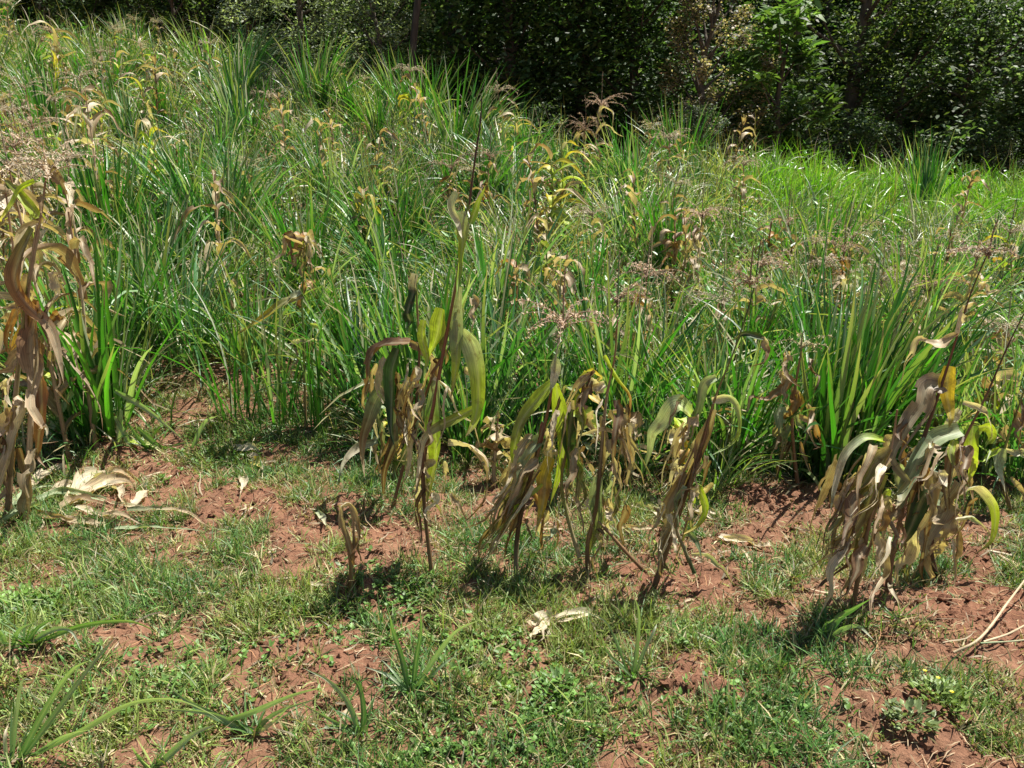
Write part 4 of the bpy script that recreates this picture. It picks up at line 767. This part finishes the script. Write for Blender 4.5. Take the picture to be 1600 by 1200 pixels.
hero((1392, 925), [([(1385, 928), (1398, 850), (1425, 740), (1455, 650), (1480, 575), (1500, 510), (1520, 450), (1548, 385)], [8, 7, 6, 4, 3, 2.5], [DKB, BROWN, DKB, DKB, REDB, DKB, DKB])],
 [([(1498, 522), (1465, 538), (1435, 535), (1415, 560), (1408, 600)], 18, [TAN, TAN, PALE, GREYB], {'tw0': .5, 'tw1': .2}), ([(1492, 520), (1500, 490), (1520, 470), (1538, 478)], 18, [PALE, PALE, TAN]), ([(1530, 442), (1542, 450), (1547, 472)], 16, [PALE, PALE, PALE]), ([(1475, 602), (1445, 610), (1415, 660), (1395, 720), (1385, 770)], 44, [(.30, .25, .22), GREYB, (.24, .20, .14), OLIVE], {'tw0': .1, 'tw1': .2, 'curl': .7, 'amp': -.15}),
  ([(1484, 572), (1479, 605), (1484, 640), (1482, 668)], 25, [YEL, YEL, YEL, OLIVE], {'tw0': 0, 'tw1': .1, 'dry': False, 'amp': -.05}), ([(1500, 672), (1465, 685), (1435, 715), (1410, 770), (1400, 800)], 32, [PGRN, GGRN, GGRN, GREYB], {'amp': -.2}), ([(1470, 780), (1445, 775), (1420, 830), (1405, 860)], 30, [PGRN, DGRN, DGRN, GREYB]), ([(1440, 700), (1425, 770), (1410, 860), (1400, 900)], 22, [BROWN, DKB, BROWN]),
  ([(1460, 790), (1430, 800), (1420, 815)], 14, [ORG, ORG], {'dry': False}), ([(1450, 730), (1435, 760), (1418, 800)], 16, [ORG, BROWN])],
 'tallest maize of the right-hand stand, its bare stem rising to a white curled leaf', 32, [(1546, 395, 62, 9, (.46, .38, .28), 50)], extra=[(16, 1380, 1470, 680, 850, 120, 16, -.2)])
hero((1462, 905), [([(1465, 908), (1455, 850), (1475, 760), (1505, 690), (1540, 620), (1575, 540), (1600, 490)], [7, 6, 5, 3, 2.5], [DKB, DKB, BROWN, DKB, DKB])],
 [([(1505, 628), (1530, 640), (1545, 665), (1552, 690)], 14, [PALE, PALE, DKB]), ([(1500, 640), (1485, 660), (1490, 690)], 20, [PALE, PGRN]), ([(1520, 665), (1516, 700), (1520, 730), (1512, 760)], 22, [GRN, LIME, LIME, OLIVE], {'tw0': .1, 'tw1': .2}), ([(1528, 668), (1545, 668), (1550, 685), (1538, 700)], 18, [LIME, LIME, GRN]), ([(1505, 765), (1530, 762), (1553, 795), (1550, 840), (1522, 868)], 17, [PGRN, PALE, LIME, LIME, BROWN], {'tw0': .5, 'tw1': 0}),
  ([(1485, 812), (1515, 808), (1538, 822), (1542, 850)], 13, [PALE, PGRN, TAN]), ([(1500, 755), (1465, 800), (1440, 860), (1432, 910)], 36, [GREYB, (.30, .25, .2), GREYB, TAN], {'amp': -.2}), ([(1490, 790), (1470, 840), (1450, 880)], 28, [(.3, .25, .2), TAN]), ([(1500, 830), (1495, 870), (1480, 900)], 14, [BROWN, TAN]), ([(1510, 720), (1490, 700), (1470, 710), (1455, 740)], 20, [PINK, PALE, TAN])],
 'right plant of the dry stand with a lime leaf curling down to the right', 33, extra=[(20, 1430, 1530, 690, 850, 100, 14, -.15)])
hero((1580, 800), [([(1580, 802), (1565, 740), (1570, 700), (1590, 640), (1610, 580)], [5, 4, 3], [BROWN, OLIVE, OLIVE])],
 [([(1565, 700), (1560, 730), (1572, 775)], 20, [PGRN, PGRN, PALE]), ([(1568, 702), (1590, 708), (1612, 705)], 14, [PALE, PGRN]), ([(1562, 700), (1545, 712), (1535, 722)], 10, [LIME, LIME]), ([(1585, 640), (1600, 680), (1598, 720)], 22, [BROWN, GREYB]), ([(1580, 745), (1600, 770), (1610, 810)], 10, [TAN, BROWN])],
 'maize with white-green bent leaves at the right edge', 34, extra=[(4, 1560, 1600, 640, 740, 80, 14, 0)])
# yellow drooping leaf plant, left of centre
hero((478, 668), [([(478, 670), (476, 600), (474, 520), (472, 460), (478, 395), (482, 370)], [4, 4, 3, 3], [BROWN, OLIVE, GRN, OLIVE])],
 [([(474, 462), (440, 475), (405, 500), (368, 524)], 15, [TAN, OLIVE, YEL, OLIVE], {'tw0': .3, 'tw1': 0, 'dry': False}), ([(476, 440), (472, 465), (470, 490)], 12, [ORG, BROWN]), ([(470, 455), (452, 470), (438, 500)], 12, [PGRN, PALE]), ([(480, 380), (455, 372), (432, 390), (425, 410)], 26, [PINK, TAN, PINK], {'curl': 1.4}), ([(478, 385), (460, 395), (450, 410)], 22, [BROWN, PINK]), ([(455, 535), (480, 530), (498, 545), (508, 560)], 10, [PALE, PALE, OLIVE]), ([(485, 505), (500, 515), (508, 545)], 8, [LIME, PALE]), ([(495, 550), (500, 580), (490, 620)], 9, [LIME, DKB])],
 'slim maize with a yellow leaf drooping left above the thin-stemmed clumps', 35, extra=[(6, 455, 492, 385, 560, 60, 11, 0)])

# ------------------------------------------------------------------ fallen pieces on the ground
def fallen(name, label, cat, base, strips, part='strip', mat=None, group=None, lift=.02):
    q = ground(*base); e = empty(name, q, label, cat, group); rs = np.random.RandomState(int(base[0]))
    for pts, wpx, cols in strips:
        P = []
        for i, p in enumerate(pts):
            g0 = ground(p[0], p[1]); P.append(g0 + np.array([0, 0, lift * (1 + (.8 * rs.rand() if 0 < i < len(pts) - 1 else 0))]))
        P = floor_clip(resample(np.array(P), 12), .01); mb = MB(); leaf(mb, P - q, wpx / F * q[1] * 1.6, cols, np.array([0, .6, -1.]), rs.uniform(-.3, .3), rs.uniform(-.6, .6), rs.uniform(.6, 1.3), .25, .22, 20, 7, rs=rs)
        mb.obj(part, mat or M_MAIZE, e)
    return e
W1 = [(.60, .51, .36), (.66, .58, .43), TAN]; W2 = [(.68, .60, .46), (.58, .50, .36), TAN]
fallen('corn_husk', 'pale split corn husk lying on the turf in the foreground', 'corn husk', (870, 1000), [([(925, 972), (900, 976), (875, 984), (858, 988)], 12, W2), ([(860, 985), (840, 984), (822, 994)], 22, W2), ([(858, 988), (840, 1000), (822, 1004)], 12, W1), ([(858, 985), (850, 1005), (842, 1020)], 9, W1), ([(858, 985), (858, 1005), (855, 1018)], 8, W1), ([(852, 985), (835, 1005), (826, 1022)], 7, W1), ([(925, 975), (890, 986), (860, 990)], 9, [PALE, TAN])], lift=.035)
fallen('fallen_maize_leaves', 'pale dry husks fallen behind the leaning maize', 'dry leaves', (1040, 815), [([(985, 795), (1010, 805), (1035, 818), (1060, 822)], 12, W1), ([(1000, 790), (1030, 808), (1060, 812)], 10, W2), ([(1070, 800), (1095, 805), (1130, 806)], 14, W1), ([(1075, 795), (1100, 812), (1125, 818)], 10, W2), ([(1015, 780), (1022, 800), (1028, 820)], 9, W1), ([(970, 830), (1010, 835), (1050, 832)], 7, [TAN, TAN]), ([(880, 835), (830, 838), (800, 846)], 5, [TAN, BROWN])], 'husk')
fallen('corn_husk', 'narrow pale husk on bare soil right of the leaning maize', 'corn husk', (1165, 855), [([(1124, 845), (1150, 852), (1180, 858), (1210, 858)], 12, W2), ([(1180, 858), (1195, 862), (1205, 856)], 8, W1), ([(1130, 847), (1165, 858), (1190, 862)], 8, W1)])
fallen('fallen_maize_leaves', 'heap of tan dry maize leaves lying beside the left-edge maize', 'dry leaves', (150, 790), [([(110, 790), (135, 765), (165, 748), (200, 742), (232, 768)], 24, [TAN, PALE, TAN, ORG]), ([(115, 795), (150, 775), (185, 762), (215, 785)], 20, [TAN, TAN, BROWN]), ([(50, 770), (85, 745), (110, 735)], 22, [TAN, PALE]), ([(95, 800), (130, 792), (170, 800)], 16, [TAN, BROWN]), ([(70, 785), (110, 770), (150, 778)], 18, [PALE, TAN, BROWN]), ([(140, 780), (175, 770), (215, 762)], 14, [TAN, PALE, TAN]), ([(100, 820), (150, 828), (205, 815)], 12, [TAN, GREYB]), ([(60, 810), (95, 822), (140, 818)], 10, [BROWN, TAN]), ([(60, 790), (100, 780), (150, 790), (200, 800), (240, 808)], 10, [GGRN, PGRN, TAN]), ([(120, 800), (160, 815), (200, 822), (235, 828)], 9, [PALE, TAN, BROWN]), ([(130, 800), (170, 822), (215, 832)], 7, [PALE, BROWN]),
  ([(0, 830), (40, 810), (80, 790), (125, 770)], 18, [PGRN, PGRN, GGRN]), ([(10, 820), (30, 790), (65, 772), (100, 768)], 12, [GGRN, PGRN]), ([(185, 770), (190, 785), (200, 800)], 16, W2), ([(230, 775), (215, 795), (200, 800)], 16, W1), ([(200, 805), (250, 812), (300, 818), (335, 838)], 8, [GGRN, TAN, TAN]), ([(180, 835), (240, 838), (330, 842)], 6, [PGRN, GGRN])], 'leaf', lift=.03)
fallen('fallen_maize_leaves', 'pale torn husk pieces on the turf left of the brown-arched maize', 'dry leaves', (410, 735), [([(365, 705), (395, 712), (430, 722)], 11, W1), ([(385, 715), (410, 728), (432, 730)], 10, W1), ([(395, 725), (408, 735), (412, 748)], 14, [YEL, PALE]), ([(380, 750), (383, 765), (380, 780)], 12, W1), ([(205, 695), (240, 705), (275, 725)], 7, [LIME, PALE])], 'husk')
fallen('fallen_maize_leaves', 'thin twisted dry leaf on the soil left of the broken stub', 'dry leaves', (515, 830), [([(495, 805), (508, 825), (522, 840)], 8, [PGRN, PALE]), ([(480, 922), (500, 926), (522, 924)], 7, [PALE, GREYB])], 'leaf')
fallen('dry_leaf', 'curled dry leaf under the right-hand maize stand', 'dry leaf', (1395, 930), [([(1390, 920), (1388, 935), (1400, 955), (1412, 970)], 9, [PALE, GREYB])], 'blade')
def stems(label, base, items, name='fallen_stem', cat='dry stems'):
    q = ground(*base); e = empty(name, q, label, cat)
    for pts, r, cols in items:
        r = [v_ * .65 for v_ in r]
        P = np.array([ground(p[0], p[1]) + np.array([0, 0, .012 + (p[2] if len(p) > 2 else 0)]) for p in pts]); mb = MB(); tube(mb, P - q, np.array(r) / F * q[1], None, 7, 16, .1, cols); mb.obj('stem', M_STALK, e)
    return e
stems('bundle of pale dry cut stems fanning in from the right edge', (1540, 1020), [([(1488, 1030, .0), (1530, 1010, .02), (1575, 960, .05), (1625, 905, .1)], [4, 3.5, 2.5], [GREYB, TAN, GREYB]), ([(1535, 1012, .01), (1580, 1000, .02), (1640, 975, .04)], [3, 3, 2], [TAN, GREYB]), ([(1530, 1015, .01), (1600, 1010, .01), (1650, 1000, .03)], [2.5, 2], [GGRN, TAN])])
stems('thin bent dead stem lying on turf at the bottom centre', (670, 1140), [([(640, 1095), (655, 1125), (675, 1155), (705, 1200), (720, 1225)], [2, 3, 3], [TAN, TAN, PALE])])
stems('pale dry stick lying on the soil at the far right below the stand', (1580, 880), [([(1545, 865), (1580, 874), (1625, 886)], [3, 4], [PALE, TAN]), ([(1560, 872), (1600, 892), (1630, 905)], [3, 3], [TAN, PALE])])
stems('short pale twig on the bare soil at left', (190, 880), [([(158, 878), (195, 880), (232, 883)], [1.6, 1.4], [PALE, TAN])])
stems('pale twig on the grass left of the foreground centre', (300, 930), [([(272, 930), (305, 932), (330, 931)], [1.3, 1.2], [PALE, PALE])])
# yellow-flowered weed
def weed(base, label, n, size, col, flowers=False):
    q = ground(*base); e = empty('leafy_weed', q, label, 'weed'); mb = MB(); m = n
    a = rng.rand(m) * 6.28; r = np.sqrt(rng.rand(m)) * size
    c = np.array(col) * (1 + .25 * rng.randn(m, 1)).clip(.5, 1.6)
    blades(mb, np.stack([np.cos(a) * r, np.sin(a) * r, rng.rand(m) * size * .7 * (1 - .5 * r / size)], 1), a + rng.randn(m) * .8, .012 + .02 * rng.rand(m), .008 + .009 * rng.rand(m), .5 + .8 * rng.rand(m), .5 * rng.rand(m), c, seg=3, vfold=.3, twist=.6); mb.obj('foliage', M_LAWN, e)
    mb = MB()
    for i in range(9):
        aa = rng.rand() * 6.28; tube(mb, np.array([[0, 0, 0], [math.cos(aa) * size * .3, math.sin(aa) * size * .3, size * .35], [math.cos(aa) * size * .7, math.sin(aa) * size * .7, size * .6]]), [.0015, .001], tuple(np.array(col) * .7), 4, 6)
    mb.obj('stem', M_STALK, e)
    if flowers:
        for i in range(3):
            mb = MB(); cx = rng.randn(3) * size * .4; cx[2] = size * .8; k = 7; aa = np.arange(k) * 6.283 / k
            blades(mb, np.repeat(cx[None], k, 0), aa, np.full(k, .008), np.full(k, .006), np.full(k, 1.1), np.full(k, .3), np.tile([.75, .62, .03], (k, 1)), seg=2); mb.obj('flower', M_LAWN, e)
weed((1465, 1095), 'low weed with tiny yellow flowers on the soil at lower right', 230, .085, (.19, .28, .07), True)
weed((1420, 1135), 'pale grey-green leafy weed below the yellow-flowered one', 170, .07, (.19, .25, .10))
weed((870, 1080), 'leafy weed standing in the turf right below the corn husk', 150, .075, (.13, .25, .05))
weed((25, 955), 'bright broad-leaved weed at the left edge', 160, .12, (.20, .36, .06))
weed((790, 1085), 'small bright weed on the soil edge below the corn husk', 40, .04, (.22, .36, .06))

# ------------------------------------------------------------------ forest
def tree_meshes(h, wd, leafs, lsize, pal, seed, trunk_col=(.09, .07, .05), lean=0., low=.08, clumps=46, crad=.55, tips=None, droop=0.0, nl=None, fork=False, aspect=.55):
    """-> (trunk mesh, crown mesh); crown reaches down to low*h"""
    rs = np.random.RandomState(seed); tb = MB()
    top = np.array([lean * h, rs.randn() * .04 * h, h * .82]); S = np.array([[0, 0, -.3], [lean * h * .25 + rs.randn() * .05 * h * .3, 0, h * .27], [lean * h * .6 + rs.randn() * .03 * h, 0, h * .55], top])
    r0 = .020 * h + .04; tube(tb, S, [r0, r0 * .75, r0 * .5, r0 * .15], trunk_col, 9, 18); Sp = resample(S, 40)
    if fork: tube(tb, np.array([S[0], [h * .05, 0, h * .2], [h * .14, .1, h * .5], [h * .2, .1, h * .8]]), [r0 * .8, r0 * .6, r0 * .3], trunk_col, 8, 16)
    C = []
    for i in range(clumps):
        t = low + (1 - low) * (i + rs.rand()) / clumps; z = t * h; u = (t - low) / (1 - low)
        rad = wd / 2 * (math.sin(math.pi * min(.97, u * .85 + .12)) ** .7) * rs.uniform(.35, 1.0) * (1 + .25 * math.sin(i * 2.4 + seed)); a = i * 2.39996 + rs.randn() * .4
        p0 = Sp[min(39, int(max(.03, t * .85 - .05) / .82 * 39))]; p = np.array([p0[0] + math.cos(a) * rad, p0[1] + math.sin(a) * rad, z]); C.append(p)
        if i % 2 == 0: tube(tb, np.array([p0, (p0 + p) / 2 + [0, 0, -.06 * rad], p]), [r0 * .3, r0 * .16, .008], trunk_col, 5, 7)
    cb = MB(); m = leafs // clumps
    for c in C:
        rr = crad * rs.uniform(.6, 1.25) * (wd / 3.2); k = int(m * rs.uniform(.6, 1.35)); d = norm(rs.randn(k, 3)); rad = rs.rand(k, 1) ** .45
        P = c + d * rad * rr * np.array([1, 1, aspect + .15]); sub = norm(rs.randn(5, 3)) * rr * .9
        j = rs.rand(k) < .4; P[j] = c + sub[rs.randint(5, size=j.sum())] + rs.randn(j.sum(), 3) * rr * .22
        pp = np.array([q[1] for q in pal]); ci = rs.choice(len(pal), k, p=pp / pp.sum()); col = np.array([q[0] for q in pal])[ci] * (1 + .28 * rs.randn(k, 1)).clip(.4, 1.8) * rs.uniform(.5, 1.55)
        L = lsize * (.6 + .8 * rs.rand(k))
        blades(cb, P, rs.rand(k) * 6.28, L, L * (nl or .5), .6 + rs.rand(k) * 1.3 + droop, .3 + .5 * rs.rand(k), col, seg=2, twist=1.2, power=1)
    return tb.mesh('trunk', M_BARK), cb.mesh('crown', M_TREE)
D_SHADE = [((.045, .09, .025), 5), ((.065, .12, .035), 4), ((.12, .18, .08), 1.4)]  # greens darkened to imitate the deep shade in mid forest
D2 = [((.045, .085, .03), 5), ((.08, .12, .06), 3), ((.13, .17, .11), 1.5)]
SAGE_LIT = [((.21, .27, .15), 5), ((.29, .34, .22), 3), ((.12, .17, .08), 2)]  # sage green, lightened to stand in for sun on the left trees
YG = [((.09, .15, .04), 5), ((.14, .20, .055), 3), ((.055, .09, .03), 2)]
OL = [((.11, .16, .045), 5), ((.16, .21, .06), 3), ((.05, .08, .025), 2)]
BRF = [((.27, .22, .15), 5), ((.36, .31, .22), 2.5), ((.06, .08, .03), 3)]
BR = [((.075, .15, .035), 5), ((.12, .20, .05), 3)]
GLOS = [((.05, .095, .03), 4), ((.085, .14, .055), 3), ((.19, .24, .15), 1.6)]
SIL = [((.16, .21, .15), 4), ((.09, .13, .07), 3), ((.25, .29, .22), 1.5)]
CON = [((.06, .11, .04), 4), ((.10, .16, .06), 3)]
TP = {
 'dark': [tree_meshes(8.5, 5.0, 15000, .15, D_SHADE, 1, low=.04, clumps=60, crad=.75), tree_meshes(9.5, 5.4, 15000, .16, D_SHADE, 2, low=.03, clumps=60, crad=.75)],
 'shrub': [tree_meshes(4.2, 3.6, 8000, .13, GLOS, 3, low=.02, clumps=42, crad=.42), tree_meshes(3.6, 3.4, 11000, .09, D2, 4, low=.02, clumps=50, crad=.5)],
 'sage': [tree_meshes(5.2, 3.6, 12000, .085, SAGE_LIT, 5, low=.04, clumps=55, crad=.48)],
 'yg': [tree_meshes(4.4, 3.0, 9000, .09, YG, 6, low=.04, clumps=44, crad=.5)],
 'olive': [tree_meshes(8.0, 4.2, 11000, .10, OL, 7, low=.12, clumps=50, crad=.55, lean=-.06, fork=True)],
 'brown': [tree_meshes(6.6, 3.2, 12000, .07, BRF, 8, low=.28, clumps=60, crad=.34, nl=.8, aspect=.8)],
 'bright': [tree_meshes(3.7, 2.0, 1500, .26, BR, 9, low=.3, clumps=22, crad=.5, nl=.30)],
 'gloss': [tree_meshes(5.8, 4.4, 11000, .14, GLOS, 10, low=.02, clumps=52, crad=.48), tree_meshes(5.2, 4.0, 9000, .13, YG, 14, low=.03, clumps=40, crad=.42, lean=.1)],
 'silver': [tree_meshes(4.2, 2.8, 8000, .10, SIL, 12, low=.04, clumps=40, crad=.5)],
 'conifer': [tree_meshes(9.5, 4.0, 17000, .10, CON, 13, low=.2, clumps=80, crad=.45, nl=.16, aspect=.8)],
}
def tree(kind, px, Y0, s, label, group=None, name='forest_tree', rz=None, sz=1.0):
    x = (px - 800) / F * (Y0 * math.cos(PITCH) + .2); tm, cm = random.choice(TP[kind]); e = empty(name, (x, Y0, float(macro(x, Y0)) - .1), label, 'shrub' if name == 'shrub' else 'tree', group)
    e.scale = (s, s, s * sz); e.rotation_euler = (0, 0, random.random() * 6.28 if rz is None else rz)
    for nm, me in (('trunk', tm), ('crown', cm)):
        o = bpy.data.objects.new(nm, me); COL.objects.link(o); o.parent = e
EDGE = [
 ('olive', 90, 22, .9, 'tree with thin dark trunks at the far left of the forest', 'forest_tree'),
 ('sage', 20, 22.5, .9, 'grey-green shrub at the top left corner above the grass', 'shrub'),
 ('shrub', 185, 21, .85, 'dark low shrub left of the yellow-green one', 'shrub'),
 ('yg', 300, 18.6, .86, 'yellow-green leafy shrub at the upper left crest', 'shrub'),
 ('silver', 405, 18.2, .86, 'silvery-leaved shrub right of the yellow-green shrub', 'shrub'),
 ('sage', 480, 16.0, .72, 'feathery sage tree lightened as if sunlit, left of the leaning dark trunk', 'forest_tree'),
 ('sage', 585, 14.9, .66, 'broad sage-green tree just left of the leaning dark trunk', 'forest_tree'),
 ('yg', 632, 14.2, .42, 'small yellow-green bush at the crest under the leaning trunk', 'shrub'),
 ('dark', 745, 18.0, .8, 'dark tree right of the leaning trunk', 'forest_tree'),
 ('dark', 800, 16.2, .8, 'dark tree behind the tallest crest tassel', 'forest_tree'),
 ('shrub', 850, 14.3, .45, 'low dim bush on the crest right of the tallest tassel', 'shrub'),
 ('dark', 900, 16.8, .85, 'deep-shaded tree behind the thin grey tassel', 'forest_tree'),
 ('dark', 985, 16.2, .75, 'deep-shaded tree left of the brown-flowered tree', 'forest_tree'),
 ('brown', 1105, 14.6, .66, 'tree with clumpy brownish flower heads', 'forest_tree'),
 ('silver', 1085, 13.9, .42, 'grey twiggy shrub below the brown-flowered tree', 'shrub'),
 ('bright', 1210, 14.9, .95, 'bright green sapling with long drooping leaves', 'forest_tree'),
 ('olive', 1300, 17.5, 1.0, 'olive tree with a forked dark trunk on the right', 'forest_tree'),
 ('shrub', 1160, 15.2, .55, 'small pale-leaved bush below and left of the bright sapling', 'shrub'),
 ('shrub', 1255, 15.8, .6, 'round dark bush between the bright sapling and the forked tree', 'shrub'),
 ('gloss', 1400, 17.2, .84, 'large glossy-leaved shrub right of the forked tree', 'shrub'),
 ('gloss', 1500, 16.9, .80, 'glossy shrub with bright leaf glints in the right of the forest', 'shrub'),
 ('gloss', 1610, 17.6, .9, 'glossy shrub at the right edge of the forest', 'shrub'),
 ('yg', 1470, 18.6, .95, 'light green shrub top showing over the glossy shrubs', 'shrub'),
 ('conifer', 1445, 22.5, .9, 'feathery conifer rising behind the glossy shrubs', 'forest_tree'),
 ('silver', 1585, 22.5, 1.5, 'hazy bluish-grey tree in the top right corner', 'forest_tree'),  # silvery leaf colours imitate the haze over this tree
 ('conifer', 1360, 23.5, .9, 'feathery conifer behind the forked olive tree', 'forest_tree'),
 ('shrub', 1350, 15.6, .5, 'low bush in deep shade below the forked tree', 'shrub'),
 ('shrub', 1530, 15.9, .5, 'low bush at the foot of the glossy shrubs near the right edge', 'shrub'),
]
for k, px, Y0, s, lab, nm in EDGE: tree(k, px, Y0, s, lab, None, nm)
# the leaning dark trunk that crosses the sage tree
x0 = pt(642, 100, 14.0); e = empty('forest_tree', (x0[0], 14.0, float(macro(x0[0], 14.0)) - .1), 'tree with a slim leaning dark trunk in front of the sage trees', 'tree')
mb = MB(); a = pt(643, 120, 14.0) - np.array(e.location); b = pt(656, -20, 14.0) - np.array(e.location)
tube(mb, np.array([[a[0] - .05, 0, -.2], a, b, b + (b - a) * 1.6 + [.2, 0, 0]]), [.075, .06, .055, .03], (.05, .04, .03), 9, 20); mb.obj('trunk', M_BARK, e)
o = bpy.data.objects.new('crown', TP['olive'][0][1]); COL.objects.link(o); o.parent = e; o.location = (float(b[0]) + .3, .3, 3.2); o.scale = (.7, .7, .55)
for i in range(30):
    px = -220 + (i % 15) * 145 + random.uniform(-40, 40); Y0 = (22.0 if i < 15 else 27.5) + random.uniform(-1.5, 1.5)
    kd = random.choice(['dark', 'dark', 'olive', 'dark', 'conifer']); LM = [(120, 'the thin-trunked tree at the left'), (350, 'the yellow-green shrub'), (560, 'the feathery sage tree'), (690, 'the leaning trunk'), (860, 'the tallest crest tassel'), (1020, 'the thin grey tassel'), (1150, 'the brown-flowered tree'), (1250, 'the bright sapling'), (1370, 'the forked tree'), (9999, 'the glossy shrubs')]
    tree(kd, px, Y0, random.uniform(.95, 1.35), 'tall ' + {'dark': 'dark', 'olive': 'olive', 'conifer': 'feathery'}[kd] + (' tree in the second rank behind ' if i < 15 else ' tree in the rear rank behind ') + [l for q_, l in LM if px < q_][0], 'trees in the back ranks of the forest')
def far_wood():
    mb = MB(); n = 60000
    y = 31 + rng.rand(n) * 22; x = (rng.rand(n) * 2 - 1) * (y * 1.0); z = macro(x, y) + (rng.rand(n) ** .7) * (5 + 7 * fbm(x * .2, y * .2, 3))
    L = .25 + .25 * rng.rand(n); col = np.array([.04, .075, .025]) * (1 + .4 * rng.randn(n, 1)).clip(.3, 2)
    blades(mb, np.stack([x, y, z], 1), rng.rand(n) * 6.28, L * 1.4, L, .6 + rng.rand(n) * 1.3, .5 * rng.rand(n), col, seg=2, twist=1.2)
    return tag(mb.obj('far_wood', M_TREE), 'dark mass of distant woodland behind the forest edge', 'woodland', kind='stuff')
far_wood()
